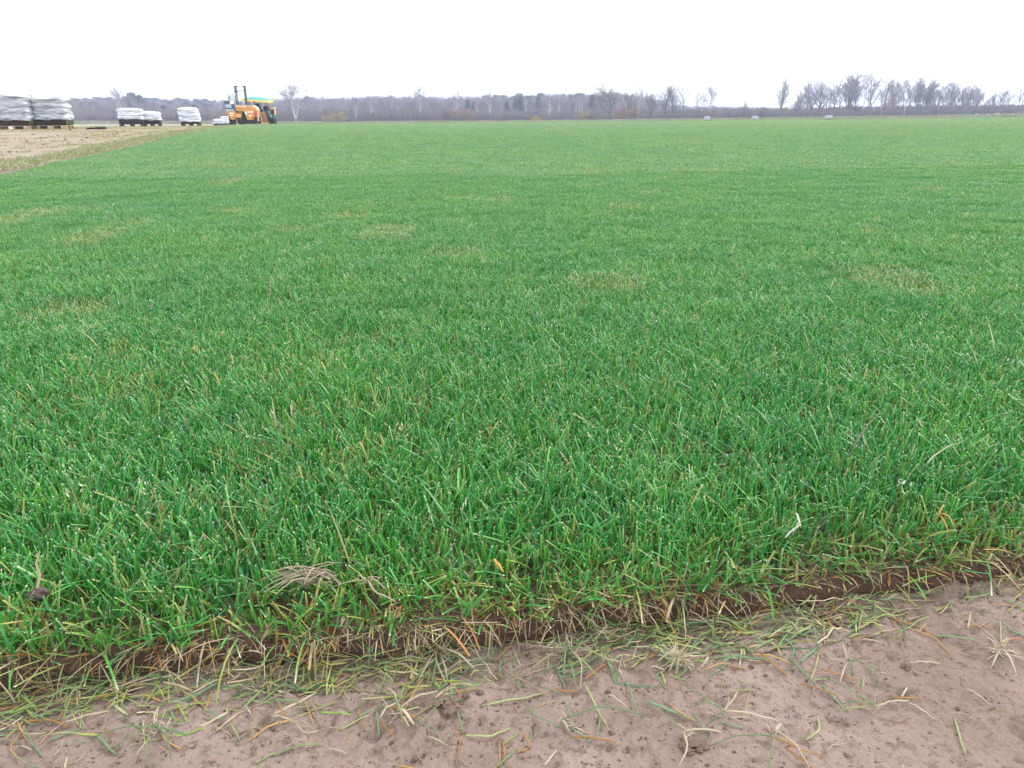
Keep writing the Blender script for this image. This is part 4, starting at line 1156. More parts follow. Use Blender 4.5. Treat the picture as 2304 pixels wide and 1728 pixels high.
xm, zm = mk(345, 850); MB().tube([(xm + .08, .1, zm + .30), (xm, .05, zm), (xm - .03, .02, zm - .36)], .022, 6).build('grab_rail', M_blk, fl)
xm, zm = mk(706, 410); MB().box((xm + .02, .1, zm), (.05, .14, .22), bev=.02).build('mirror', M_blk, fl)
MB().tube([(*mk(630, 400)[:1], .05, mk(630, 400)[1]), (mk(680, 520)[0], .05, mk(680, 520)[1]), (mk(760, 960)[0], .05, mk(760, 960)[1])], .03, 6).build('orange_guard', M_orl, fl)
x_, z_ = mk(455, 1165, -.02); MB().box((x_, -.02, z_), (.07, .05, .26), bev=.012).build('tail_lamp', M_red, fl)
x_, z_ = mk(622, 1132, -.02); MB().box((x_, -.006, z_), (.40, .02, .09), bev=.005).build('white_plate', M_whi, fl)
x_, z_ = mk(617, 1200, -.02); MB().box((x_, -.006, z_), (.22, .02, .09), bev=.005).build('white_plate', M_whi, fl)
# engine housing on the right
MB().prism(poly([(768, 930), (1380, 955), (1490, 1010), (1482, 1242), (1335, 1248), (1320, 1355), (1150, 1350), (1042, 1066), (772, 1052)]), 0, .8, .025).build('engine_housing', M_or, fl)
MB().prism(poly([(765, 860), (830, 848), (1340, 862), (1430, 925), (1492, 1005), (1380, 950), (768, 926)], -.01), -.01, .78, .015).build('hood', M_orl, fl)  # sunlit look of the hood comes from its paler colour
for zx in (845, 918, 990):
    x_, z_ = mk(zx, 982, -.01); MB().lathe_x([(-.001, .0), (0, .045), (.02, .045)], (0, 0, 0), 14).build('vent_hole', M_blk, fl, False, (x_, -.006, z_)).rotation_euler = (0, 0, math.pi / 2)
for zx in (1160, 1215, 1272):
    x_, z_ = mk(zx, 905, -.03); MB().box((x_, -.016, z_), (.03, .02, .12), rot=Matrix.Rotation(.25, 4, 'Y')).build('hood_slot', M_blk, fl)
for zx in (1400, 1455):
    x_, z_ = mk(zx, 1140, -.02); MB().box((x_, -.012, z_), (.09, .04, .42), bev=.012).build('tail_lamp', M_red, fl)
x_, z_ = mk(1250, 1085, -.02); MB().box((x_, -.006, z_), (.50, .02, .10), bev=.005).build('white_plate', M_whi, fl)
x_, z_ = mk(1245, 1210, -.02); MB().box((x_, -.006, z_), (.22, .02, .10), bev=.005).build('white_plate', M_whi, fl)
MB().prism(poly([(1055, 1075), (1120, 1075), (1150, 1180), (1095, 1160)], -.02), -.022, -.004).build('white_stripe', M_whi, fl)
MB().prism(poly([(1462, 985), (1500, 1000), (1530, 1300), (1555, 1390), (1520, 1400), (1490, 1250)], .1), .08, .2, .015).build('side_flare', M_orl, fl)
MB().prism(poly([(968, 1062), (1044, 1068), (1160, 1370), (1200, 1400), (1200, 1528), (1045, 1528), (1022, 1330)], .3), .3, .9, .01).build('carriage_leg', M_blk, fl)
MB().prism(poly([(1040, 1360), (1420, 1345), (1420, 1450), (1200, 1480)], .6), .6, 1.0).build('axle_beam', M_blk, fl)
MB().prism(poly([(560, 1350), (860, 1240), (860, 1350), (600, 1450)], .7), .7, 1.0).build('axle_beam', M_blk, fl)
# wheels
xa, _ = mk(530, 1500, .55); wheel(fl, xa, .85, .38, .36)
xa, _ = mk(650, 1500, .75); wheel(fl, xa, 1.25, .33, .22)
xa, _ = mk(935, 1500, .1); wheel(fl, xa, .42, .50, .42)
xa, _ = mk(1420, 1480, .75); wheel(fl, xa, 1.05, .40, .36)
# fender over the middle wheel
xw, _ = mk(935, 1500, .1); f_ = MB()
for s0 in range(9):
    a0 = math.radians(10 + 18 * s0); f_.box((xw - .06, .42 + .58 * math.cos(a0), .49 + .58 * math.sin(a0)), (.50, .19, .03), rot=Matrix.Rotation(a0 - math.pi / 2, 4, 'X'))
f_.box((xw - .33, .35, .60), (.05, .75, .75), bev=.015)
f_.build('fender', M_or, fl)
# mast
mdy = 1.45
for (a, b_), (c, d_) in (((742, 205), (795, 850)), ((1085, 205), (1120, 850))):
    xa, za = mk(a, b_, mdy); xb, zb = mk(c, d_, mdy); xm = (xa + xb) / 2
    u_ = MB(); u_.box((xm, mdy, za / 2 + .25), (.15, .16, za - .55), bev=.012); up = u_.build('mast_upright', M_mast, fl)
    MB().box((xm + (.1 if a < 900 else -.1), mdy + .02, za / 2 + .28), (.05, .12, za - .5)).build('inner_rail', M_mast, up)
xa, za = mk(730, 205, mdy); xb, zb = mk(1100, 205, mdy)
for zy in (205, 370):
    z_ = mk(900, zy, mdy)[1]; MB().box(((xa + xb) / 2, mdy - .02 if zy > 300 else mdy, z_), (xb - xa + (.12 if zy < 300 else -.1), .10, .075)).build('mast_crossbar', M_mast, fl)
for zx in (825, 870):
    x_, z_ = mk(zx, 370, mdy); x2, z2 = mk(zx + 25, 850, mdy)
    MB().tube([(x_, mdy - .08, z_), ((x_ + x2) / 2 - .02, mdy - .1, (z_ + z2) / 2), (x2, mdy - .08, z2 - .2)], .018, 5).build('hydraulic_hose', M_blk, fl)
for zx in (805, 1015):
    x_, z_ = mk(zx, 222, mdy); MB().box((x_, mdy - .05, z_), (.06, .1, .10)).build('chain_roller', M_mast, fl)
tag(fl, 'orange truck-mounted forklift seen from behind, dark mast raised between cab and engine', 'forklift')

# ================================================================== TURF HARVESTER
M_green = mat('green_tarp', (.020, .26, .235), .6, .4, noise=.15, nscale=2)
M_yel = mat('yellow_valance', (.78, .56, .16), .6, .4, noise=.12, nscale=3)
M_rust = mat('rusty_orange_steel', (.42, .16, .05), .7, .3, noise=.3, nscale=5)
M_teal = mat('dark_green_paint', (.018, .095, .085), .5, .5)
YH = 76.0
hb_ = at(590, 279.5, YH); HX = hb_.x; HZ = tz(HX, YH) + .03
hv = empty('turf_harvester', (HX, YH, HZ))
def hk(zx, zy, dy=0.0):
    p = at(550 + zx / 20.74, 210 + zy / 20.74, YH + dy); return Vector((p.x - HX, dy, p.z - HZ))
FL_, FR_, BR_, BL_ = hk(-190, 255, -1.2), hk(1075, 345, 0), hk(1335, 300, 1.6), hk(60, 215, .6)
ridge0, ridge1 = hk(330, 165, 0), hk(650, 165, .8)
b = bmesh.new()
top = [b.verts.new(v) for v in (FL_, FR_, BR_, BL_)]; rd = [b.verts.new(v) for v in (ridge0, ridge1)]
b.faces.new((top[0], top[1], rd[1], rd[0])); b.faces.new((top[1], top[2], rd[1])); b.faces.new((top[2], top[3], rd[0], rd[1])); b.faces.new((top[3], top[0], rd[0])); b.faces.new(top[::-1])
bmesh.ops.subdivide_edges(b, edges=b.edges[:], cuts=3, use_grid_fill=True)
bmesh.ops.recalc_face_normals(b, faces=b.faces[:])
me = bpy.data.meshes.new('canopy'); b.to_mesh(me); b.free(); me.materials.append(M_green)
can = link('canopy', me, hv)
for A, B in ((FL_, FR_), (FR_, BR_), (BR_, BL_), (BL_, FL_)):
    d = (B - A); n_ = Vector((d.y, -d.x, 0)).normalized() * .012; hgt = Vector((0, 0, -.20))
    b = bmesh.new(); n = 12; rr = []
    for k in range(n + 1):
        q = A + d * k / n; sc = hgt * (1 + .12 * math.sin(k * 1.9))
        rr.append([b.verts.new(q + n_ * 1 + Vector((0, 0, .012))), b.verts.new(q + n_ * 1.6 + sc), b.verts.new(q + n_ * .2 + sc), b.verts.new(q + n_ * .2 + Vector((0, 0, .012)))])
    for r0, r1 in zip(rr, rr[1:]):
        for k in range(4): b.faces.new((r0[k], r0[(k + 1) % 4], r1[(k + 1) % 4], r1[k]))
    b.faces.new(rr[0][::-1]); b.faces.new(rr[-1]); bmesh.ops.recalc_face_normals(b, faces=b.faces[:])
    me = bpy.data.meshes.new('valance'); b.to_mesh(me); b.free(); me.materials.append(M_yel); link('valance', me, can)
for (a, c, dy) in (((230, 400), (240, 1250), .2), ((685, 430), (725, 1250), .2), ((-170, 330), (-120, 1200), -.6), ((1090, 420), (1080, 1250), .9), ((700, 300), (700, 1200), 1.6)):
    t0 = hk(*a, dy); t1 = hk(*c, dy); MB().tube([t0 + Vector((0, 0, .12)), t1], .035, 6).build('post', M_blk, hv)
# frame, platform, conveyor
pl0 = hk(100, 1350, 0); pl1 = hk(1115, 1350, 0)
MB().box(((pl0.x + pl1.x) / 2, .7, hk(600, 1385).z), (pl1.x - pl0.x, 1.9, .12), bev=.02).build('platform', M_rust, hv)
MB().box((hk(960, 1400).x, -.30, hk(960, 1400).z), (hk(1112, 1400).x - hk(805, 1400).x, .10, .12), bev=.02).build('front_beam', M_orl, hv)
MB().box(((pl0.x + pl1.x) / 2, .7, .12), (pl1.x - pl0.x - .3, .8, .16)).build('chassis', M_blk, hv)
MB().prism([(v.x, v.z) for v in (hk(755, 868, -.1), hk(890, 880, -.1), hk(905, 1010, -.1), hk(1040, 1345, -.1), hk(915, 1365, -.1), hk(790, 1040, -.1))], -.1, .45, .015).build('conveyor', M_rust, hv)
MB().prism([(v.x, v.z) for v in (hk(690, 1040, .1), hk(790, 1040, .1), hk(920, 1365, .1), hk(800, 1365, .1))], .05, .40).build('belt', M_blk, hv)
cv = hk(805, 810, .3); MB().box(cv, (.24, .2, .26), bev=.05).build('control_box', M_blk, hv)
# rear wheel under a grey hoop
wx = hk(690, 1300, -.3).x; wheel(hv, wx, -.25, .42, .34)
f_ = MB(); pts = [(wx - .21, .42 + .0, 0)]
hoop = []
for k in range(13):
    a0 = math.radians(180 * k / 12); hoop.append((wx + .02 + .20 * math.cos(a0), -.32, .62 + .24 * math.sin(a0)))
hoop = [(hoop[0][0] + .08, -.32, .02)] + [(hoop[0][0] + .03, -.32, .35)] + hoop
f_.tube(hoop, .05, 6).build('wheel_hoop', M_grey, hv)
# engine end on the right
e0 = hk(1150, 960, .2); e1 = hk(1370, 1185, .2)
MB().box(((e0.x + e1.x) / 2, .8, (e0.z + e1.z) / 2), (e1.x - e0.x, 1.2, e0.z - e1.z), bev=.05).build('engine_cover', M_teal, hv)
lamp = hk(1250, 1050, .17); MB().lathe_x([(-.02, .05), (0, .09), (.03, .10)], (0, 0, 0), 14).build('headlamp', M_grey, hv, False, (lamp.x, .185, lamp.z)).rotation_euler = (0, 0, -math.pi / 2)
e0 = hk(1178, 745, .3); e1 = hk(1340, 960, .3)
MB().box(((e0.x + e1.x) / 2, .8, (e0.z + e1.z) / 2), (e1.x - e0.x, .7, e0.z - e1.z), bev=.03).build('engine_block', M_blk, hv)
e0 = hk(1180, 650, .3); e1 = hk(1335, 748, .3)
MB().box(((e0.x + e1.x) / 2, .8, (e0.z + e1.z) / 2), (e1.x - e0.x, .75, e0.z - e1.z), bev=.03).build('orange_hood', M_orl, hv)
e0 = hk(1188, 600, .4); MB().tube([hk(1190, 760, .5), hk(1188, 600, .5)], .03, 6).build('exhaust_pipe', M_blk, hv)
e0 = hk(1390, 770, .3); e1 = hk(1400, 1000, .3); MB().box(((e0.x + e1.x) / 2, .5, (e0.z + e1.z) / 2), (.09, .3, e0.z - e1.z), bev=.02).build('side_marker', M_orl, hv)
MB().tube([hk(1350, 640, .5), hk(1385, 1120, .5)], .025, 6).build('side_rail', M_blk, hv)
for zx in (1190, 1345):
    xx_ = hk(zx, 1300, .4).x; wheel(hv, xx_, .75, .40, .26)
tag(hv, 'turf harvester with green and yellow canopy behind the orange forklift', 'harvester')

# ================================================================== PEOPLE
M_skin = mat('skin', (.50, .33, .25), .6, .4)
M_navy = mat('navy_jacket', (.022, .026, .050), .85, .2, noise=.2, nscale=9)
M_dkj = mat('dark_grey_jacket', (.030, .030, .042), .85, .2, noise=.2, nscale=9)
M_trg = mat('green_work_trousers', (.085, .135, .110), .85, .2, noise=.15, nscale=9)
M_trn = mat('dark_trousers', (.030, .034, .045), .85, .2)
M_cap = mat('black_cap', (.012, .012, .014), .8, .2)
M_boot = mat('dark_boots', (.030, .024, .020), .7, .3)
def person(loc, J, mats, label, rz=0.0):
    """J: joint name -> local point; one skinned surface from the pelvis outwards"""
    names = list(J); ix = {k: i for i, k in enumerate(names)}
    E = [('pelvis', 'waist'), ('waist', 'chest'), ('chest', 'neck'), ('neck', 'head0'), ('head0', 'head1'), ('head1', 'head2')]
    for s in 'lr':
        E += [('pelvis', s + 'hip'), (s + 'hip', s + 'knee'), (s + 'knee', s + 'ankle'), (s + 'ankle', s + 'heel'), (s + 'ankle', s + 'toe'), ('chest', s + 'shoulder'), (s + 'shoulder', s + 'elbow'), (s + 'elbow', s + 'wrist'), (s + 'wrist', s + 'palm')]
    rad = {'pelvis': (.17, .13), 'waist': (.165, .125), 'chest': (.20, .14), 'neck': (.06, .06), 'head0': (.072, .085), 'head1': (.085, .105), 'head2': (.068, .08)}
    lim = {'hip': .105, 'knee': .068, 'ankle': .048, 'heel': .045, 'toe': .04, 'shoulder': .078, 'elbow': .052, 'wrist': .036, 'palm': .04}
    V = [Vector(J[k]) for k in names]; ed = [(ix[a], ix[b]) for a, b in E]; rr = [rad.get(k) or (lim[k[1:]],) * 2 for k in names]; own = list(names)
    for s in 'lr':
        d = (J[s + 'palm'] - J[s + 'wrist']).normalized(); sd_ = d.cross(Vector((0, 1, 0))); sd_ = sd_.normalized() if sd_.length > .1 else Vector((1, 0, 0)); fw = sd_.cross(d)
        for k, (o_, ln) in enumerate(((-.033, .065), (-.011, .078), (.011, .072), (.033, .055))):
            a = len(V); b0 = J[s + 'palm'] + fw * o_ + d * .03
            V += [b0, b0 + d * ln * .55, b0 + d * ln * .9 + sd_ * .02]; rr += [(.011, .011), (.010, .010), (.008, .008)]; own += [s + 'palm'] * 3
            ed += [(ix[s + 'palm'], a), (a, a + 1), (a + 1, a + 2)]
        a = len(V); b0 = J[s + 'palm'] - d * .01 + fw * .045
        V += [b0, b0 + d * .03 + fw * .022, b0 + d * .055 + fw * .026]; rr += [(.013, .013), (.011, .011), (.009, .009)]; own += [s + 'palm'] * 3
        ed += [(ix[s + 'palm'], a), (a, a + 1), (a + 1, a + 2)]
    me = bpy.data.meshes.new('body_skeleton'); me.from_pydata([v[:] for v in V], ed, [])
    o = bpy.data.objects.new('body_skeleton', me); COL.objects.link(o)
    sk = o.modifiers.new('skin', 'SKIN'); sk.use_smooth_shade = True
    for i, r_ in enumerate(rr):
        sv = me.skin_vertices[0].data[i]; sv.radius = r_; sv.use_root = (i == 0)
    sb = o.modifiers.new('sub', 'SUBSURF'); sb.levels = 1; sb.render_levels = 1
    dg_ = bpy.context.evaluated_depsgraph_get(); dg_.update()
    bm_ = bpy.data.meshes.new_from_object(o.evaluated_get(dg_))
    COL.objects.unlink(o); bpy.data.objects.remove(o)
    bm_.materials.clear()
    for m in mats: bm_.materials.append(m)               # skin, jacket, trousers, boots
    nV = np.array([v[:] for v in V])
    grp = []
    for k in own: grp.append(0 if k.startswith('head') or k.endswith('palm') or k == 'neck' else 3 if k[1:] in ('heel', 'toe') else 2 if k == 'pelvis' or k[1:] in ('hip', 'knee', 'ankle') else 1)
    grp = np.array(grp)
    for p in bm_.polygons:
        p.material_index = int(grp[np.argmin(((nV - np.array(p.center)) ** 2).sum(1))]); p.use_smooth = True
    root = empty('person', loc, rz)
    link('body', bm_, root)
    h1 = J['head1']; up = (J['head2'] - J['head0']).normalized()
    b = bmesh.new(); bmesh.ops.create_uvsphere(b, u_segments=14, v_segments=9, radius=1)
    for v in b.verts:
        v.co = Vector((v.co.x * .098, v.co.y * .118, max(v.co.z, -.35) * .105))
    me = bpy.data.meshes.new('cap'); b.to_mesh(me); b.free(); me.materials.append(M_cap); me.polygons.foreach_set('use_smooth', [True] * len(me.polygons))
    c = link('cap', me, root, h1 + up * .055); c.rotation_euler = up.to_track_quat('Z', 'Y').to_euler()
    f = bmesh.new(); bmesh.ops.create_cone(f, segments=6, radius1=.016, radius2=.006, depth=.03, cap_ends=True)
    me = bpy.data.meshes.new('nose'); f.to_mesh(me); f.free(); me.materials.append(M_skin)
    c = link('nose', me, root, h1 + Vector((0, .112, -.01))); c.rotation_euler = (-1.3, 0, 0)
    for s in (-1, 1):
        f = bmesh.new(); bmesh.ops.create_uvsphere(f, u_segments=8, v_segments=5, radius=.026)
        me = bpy.data.meshes.new('ear'); f.to_mesh(me); f.free(); me.materials.append(M_skin)
        c = link('ear', me, root, h1 + Vector((s * .092, 0, -.015))); c.scale = (.4, .8, 1.2)
    tag(root, label, 'person'); return root
Vv = Vector
stand = dict(pelvis=Vv((0, 0, .95)), waist=Vv((-.01, .02, 1.10)), chest=Vv((-.02, .05, 1.32)), neck=Vv((-.02, .07, 1.50)), head0=Vv((-.02, .09, 1.57)), head1=Vv((-.02, .10, 1.65)), head2=Vv((-.02, .10, 1.72)),
             lhip=Vv((-.10, 0, .88)), lknee=Vv((-.11, .04, .48)), lankle=Vv((-.11, -.02, .09)), lheel=Vv((-.11, -.07, .05)), ltoe=Vv((-.13, .13, .045)),
             rhip=Vv((.10, 0, .88)), rknee=Vv((.13, .03, .48)), rankle=Vv((.14, -.03, .09)), rheel=Vv((.14, -.08, .05)), rtoe=Vv((.16, .12, .045)),
             lshoulder=Vv((-.19, .05, 1.40)), lelbow=Vv((-.25, .08, 1.14)), lwrist=Vv((-.22, .28, 1.02)), lpalm=Vv((-.21, .35, 1.01)),
             rshoulder=Vv((.16, .05, 1.40)), relbow=Vv((.25, .04, 1.13)), rwrist=Vv((.23, .26, 1.00)), rpalm=Vv((.22, .33, .99)))
zf = hk(600, 1350).z + .0
hp_ = hk(1060, 1200, .75)
plat = HZ + hk(600, 1385).z + .06
person((HX + hp_.x, YH + .75, plat), stand, (M_skin, M_dkj, M_trg, M_boot), 'person in a dark jacket and green trousers standing on the harvester, back turned')
lean_ = dict(pelvis=Vv((.10, 0, .93)), waist=Vv((.02, .02, 1.06)), chest=Vv((-.17, .05, 1.22)), neck=Vv((-.33, .08, 1.36)), head0=Vv((-.39, .09, 1.41)), head1=Vv((-.43, .10, 1.48)), head2=Vv((-.46, .10, 1.54)),
             lhip=Vv((.02, 0, .86)), lknee=Vv((-.04, .06, .47)), lankle=Vv((.02, -.02, .09)), lheel=Vv((.03, -.07, .05)), ltoe=Vv((-.02, .13, .045)),
             rhip=Vv((.19, 0, .86)), rknee=Vv((.20, .03, .47)), rankle=Vv((.24, -.03, .09)), rheel=Vv((.25, -.08, .05)), rtoe=Vv((.22, .12, .045)),
             lshoulder=Vv((-.32, .02, 1.22)), lelbow=Vv((-.42, .12, .98)), lwrist=Vv((-.45, .34, .92)), lpalm=Vv((-.46, .41, .92)),
             rshoulder=Vv((-.06, .02, 1.34)), relbow=Vv((.10, .04, 1.12)), rwrist=Vv((.02, .26, .98)), rpalm=Vv((-.02, .32, .96)))
hp_ = hk(690, 1030, .30)
MB().box((hp_.x + .20, .08, plat - HZ + .14), (.62, .50, .28), bev=.02).build('raised_step', M_rust, hv)
person((HX + hp_.x + .12, YH + .08, plat + .285), lean_, (M_skin, M_navy, M_trn, M_boot), 'person in a navy jacket bending sideways beside the harvester conveyor')
# ================================================================== FOREGROUND: things lying on the soil and on the turf edge
COLS = {'green': ((.14, .23, .115), (.17, .26, .13), (.12, .20, .125)), 'pale green': ((.24, .29, .11), (.29, .32, .15)), 'straw': ((.38, .32, .22), (.44, .39, .29), (.32, .25, .17)), 'orange': ((.40, .20, .055), (.32, .16, .05), (.42, .25, .08))}
R = np.random.default_rng(71)
def strip(L, w, bend, kink, col, seed, m=8, lift=.0015):
    Rr = np.random.default_rng(seed); t = np.linspace(0, 1, m)
    a = bend * (t - .5) + np.where(t > .55, kink, 0)
    am = (a[1:] + a[:-1]) / 2
    x = np.concatenate([[0], np.cumsum(np.cos(am))]) * L / (m - 1); y = np.concatenate([[0], np.cumsum(np.sin(am))]) * L / (m - 1)
    x -= x.mean(); y -= y.mean()
    z = .0008 + lift * np.sin(math.pi * t) * Rr.uniform(.3, 1.5) + Rr.uniform(0, .0015, m)
    pr = np.interp(t, [0, .1, .8, 1], [.55, 1, .9, .35]) * w / 2
    nx, ny = -np.sin(a), np.cos(a)
    A = np.stack([x - nx * pr, y - ny * pr, z], 1); M = np.stack([x, y, z - .0004 + 0 * z], 1); B = np.stack([x + nx * pr, y + ny * pr, z + .0003], 1)
    top = np.stack([A, M, B], 1); bot = top.copy(); bot[..., 2] -= .0005
    V = np.stack([top, bot], 0)                             # 2,m,3,3
    i = np.arange(V.size // 3).reshape(2, m, 3); Fq = []
    for k in range(m - 1):
        for j in range(2):
            Fq.append((i[0, k, j], i[0, k + 1, j], i[0, k + 1, j + 1], i[0, k, j + 1])); Fq.append((i[1, k, j], i[1, k, j + 1], i[1, k + 1, j + 1], i[1, k + 1, j]))
        Fq.append((i[0, k, 0], i[1, k, 0], i[1, k + 1, 0], i[0, k + 1, 0])); Fq.append((i[0, k, 2], i[0, k + 1, 2], i[1, k + 1, 2], i[1, k, 2]))
    C = np.asarray(col)[None] * Rr.uniform(.85, 1.15, (V.size // 3, 1))
    return np_mesh('grass_blade', V.reshape(-1, 3), np.array(Fq), C, M_dry)

def fit(o):
    """lay a strip on the soil: rest on the highest bump under it"""
    me = o.data; a = np.empty(len(me.vertices) * 3, np.float32); me.vertices.foreach_get('co', a); a = a.reshape(-1, 3)
    c, s = math.cos(o.rotation_euler[2]), math.sin(o.rotation_euler[2]); sc = o.scale[0]
    X = o.location.x + (a[:, 0] * c - a[:, 1] * s) * sc; Y = o.location.y + (a[:, 0] * s + a[:, 1] * c) * sc
    h = gzv(X, Y); k = len(h) // 2
    z = np.polyfit(np.hypot(X - X[0], Y - Y[0]), h, 1)
    slope = math.atan(z[0]); dx = 1 if (X[k - 1] - X[0]) * c + (Y[k - 1] - Y[0]) * s > 0 else -1
    o.rotation_euler[1] = -slope * dx
    o.location.z = float(np.percentile(h, 60)) + .0006

SM = {k: [] for k in COLS}
for k, cc in COLS.items():
    for j in range(9):
        L_ = R.uniform(.018, .055) if k != 'straw' else R.uniform(.018, .05)
        SM[k].append(strip(L_, R.uniform(.0012, .0024) if k in ('green', 'pale green') else R.uniform(.0008, .0016), R.normal(0, .16), 0 if R.random() < .72 else R.normal(0, .7), cc[j % len(cc)], 900 + j))
LAB = {'green': 'single cut green grass blade lying loose on the bare brown soil', 'pale green': 'single pale yellow green grass blade lying loose on the bare brown soil', 'straw': 'single dry straw coloured blade lying loose on the bare brown soil', 'orange': 'single rusty orange dry blade lying loose on the bare brown soil'}
# blades that can be picked out in the picture: pixel, direction in the picture (degrees), colour
PK = [(430, 1595, -30, 'straw'), (392, 1622, 65, 'green'), (480, 1610, 20, 'green'), (640, 1620, 12, 'straw'), (530, 1650, 60, 'pale green'), (690, 1640, 35, 'straw'), (240, 1680, 40, 'green'), (850, 1625, 85, 'green'), (812, 1615, 75, 'orange'), (752, 1640, 20, 'straw'),
      (1035, 1620, 75, 'green'), (1300, 1655, 35, 'green'), (1335, 1667, 5, 'orange'), (1270, 1555, 8, 'orange'), (1340, 1590, 62, 'pale green'), (1155, 1570, -10, 'pale green'), (870, 1640, 45, 'orange'), (985, 1665, 25, 'straw'), (1030, 1675, 78, 'orange'), (1180, 1675, 60, 'orange'),
      (1150, 1660, -35, 'pale green'), (1240, 1700, -50, 'straw'), (1005, 1540, 3, 'orange'), (1060, 1495, 5, 'straw'), (1100, 1650, 5, 'pale green'), (1420, 1560, 70, 'green'), (1460, 1560, 40, 'straw'), (1840, 1560, 20, 'orange'), (1885, 1525, 20, 'orange'), (1805, 1520, 50, 'green'),
      (1965, 1520, 65, 'green'), (1875, 1580, 45, 'green'), (2045, 1575, 5, 'orange'), (2035, 1557, -60, 'straw'), (2200, 1570, 35, 'straw'), (2160, 1655, 75, 'pale green'), (1835, 1640, -35, 'pale green'), (1680, 1590, -75, 'orange'), (1575, 1640, 55, 'green'), (1775, 1670, 40, 'orange'),
      (1795, 1710, 40, 'orange'), (1880, 1680, -40, 'straw'), (2150, 1440, 8, 'green'), (2095, 1440, 15, 'orange'), (2205, 1418, 2, 'orange'), (1960, 1445, 10, 'straw'), (1630, 1505, -25, 'orange'), (1655, 1490, -40, 'green'), (1735, 1483, 8, 'orange'), (1785, 1465, 60, 'green'),
      (1740, 1500, 40, 'orange'), (1820, 1475, -45, 'green'), (2060, 1415, 15, 'orange'), (2070, 1600, 30, 'straw'), (2080, 1495, 5, 'straw'), (60, 1690, 30, 'straw'), (70, 1650, 85, 'straw'), (150, 1660, -20, 'green'), (110, 1630, 0, 'orange'), (330, 1640, -70, 'straw'),
      (560, 1600, 55, 'straw'), (610, 1640, -30, 'orange'), (330, 1580, 0, 'orange'), (270, 1590, -25, 'pale green'), (1390, 1580, 30, 'straw'), (930, 1560, -60, 'orange'), (905, 1600, 20, 'orange'), (760, 1690, 10, 'straw'), (1110, 1710, 85, 'orange'), (1500, 1600, 30, 'green')]
def lay_blade(px, py, deg, key, mesh=None, sc=1.0):
    p = flat(px, py); q = flat(px + 30 * math.cos(math.radians(deg)), py + 30 * math.sin(math.radians(deg))); d = q - p
    o = link('grass_blade', mesh or SM[key][rnd.randrange(9)], None, (p.x, p.y, 0)); o.rotation_euler[2] = math.atan2(d.y, d.x); o.scale = (sc, sc, sc)
    fit(o); tag(o, LAB[key], 'grass blade', 'loose %s blades on the soil' % key); return o
for px, py, dg_, key in PK: lay_blade(px, py, dg_, key, sc=rnd.uniform(.85, 1.2))
for k in range(80):
    u = R.uniform(-.25, 1.3); v = -.055 - abs(R.normal(0, .09)); x, y = uv2(u, v)
    if y < .36: continue
    key = R.choice(['green', 'pale green', 'straw', 'orange'], p=[.3, .24, .34, .12])
    o = link('grass_blade', SM[key][rnd.randrange(9)], None, (x, y, 0)); o.rotation_euler[2] = R.uniform(0, 6.28); s_ = R.uniform(.4, .95); o.scale = (s_, s_, s_)
    fit(o); tag(o, LAB[key], 'grass blade', 'loose %s blades on the soil' % key)

def plant_bits(name, px, py, arms, label, roots=0, z=None, loose=0.0, cat='grass plant', rootcol=(.50, .42, .30), rl=(.006, .02)):
    """a pulled plant: each blade its own part, and its tuft of roots; arms: (direction in the picture deg, length m, width m, colour)"""
    p = flat(px, py, z or 0); g = gz(p.x, p.y) if z is None else z
    root = empty(name, (p.x, p.y, g))
    for j, (deg, L_, w_, col) in enumerate(arms):
        q = flat(px + 30 * math.cos(math.radians(deg)), py + 30 * math.sin(math.radians(deg)), z or 0); d = q - p; a = math.atan2(d.y, d.x)
        me = strip(L_, w_ * .62, R.normal(0, .12 if name == 'dry_leaf' else .3), 0 if R.random() < .6 or name == 'dry_leaf' else R.normal(0, .6), np.asarray(col) * .74, int(R.integers(0, 9999)), lift=.005)
        k_ = R.uniform(-.4, .4) if loose else .48
        o = link('blade', me, root, (math.cos(a) * L_ * k_ + R.normal(0, loose), math.sin(a) * L_ * k_ + R.normal(0, loose * .6), .0022 + (.0016 if not loose else .0005) * j)); o.rotation_euler[2] = a
    if roots:
        n = roots
        me = np_mesh('roots', *blades(np.column_stack([R.normal(0, .004, n), R.normal(0, .004, n), np.full(n, .0025)]), R.uniform(0, 6.28, n), R.uniform(rl[0], rl[1], n), R.uniform(.0005, .0012, n), R.uniform(.5, 1.6, n), R.uniform(-.3, .6, n), np.asarray(rootcol)[None] * R.uniform(.6, 1.15, (n, 1)), R, tipp=0, kinds=np.full(n, 2)), M_dry)
        link('roots', me, root)
    tag(root, label, cat); return root
g1, g2, st, og, pg = (.17, .26, .12), (.22, .31, .14), (.56, .48, .34), (.46, .23, .07), (.33, .38, .16)
plant_bits('pulled_grass', 352, 1650, [(-85, .028, .0024, st), (15, .034, .0030, g1), (170, .052, .0024, g1), (60, .05, .0024, g1), (100, .05, .0024, g2), (140, .045, .0018, g2)], 'pulled grass plant with long green blades spread like a star on the soil', 14)
plant_bits('pulled_grass', 895, 1602, [(-110, .036, .0022, st), (-25, .042, .0022, st), (45, .026, .0044, st), (-70, .030, .0026, g2), (70, .022, .0026, pg), (150, .022, .003, st)], 'pulled straw and green grass plant with a thick pale stem', 10)
plant_bits('pulled_grass', 1270, 1637, [(195, .048, .0030, g1), (-12, .075, .0024, g1), (90, .012, .0034, st), (-110, .055, .0020, g2)], 'green pulled grass plant with two opposite blades and a short white stub', 6)
plant_bits('pulled_grass', 1625, 1610, [(215, .045, .0026, g1), (10, .048, .0028, st), (120, .030, .0030, g1), (-40, .030, .0022, st), (180, .03, .002, g2)], 'pulled grass with a looped white stem on the soil', 8)
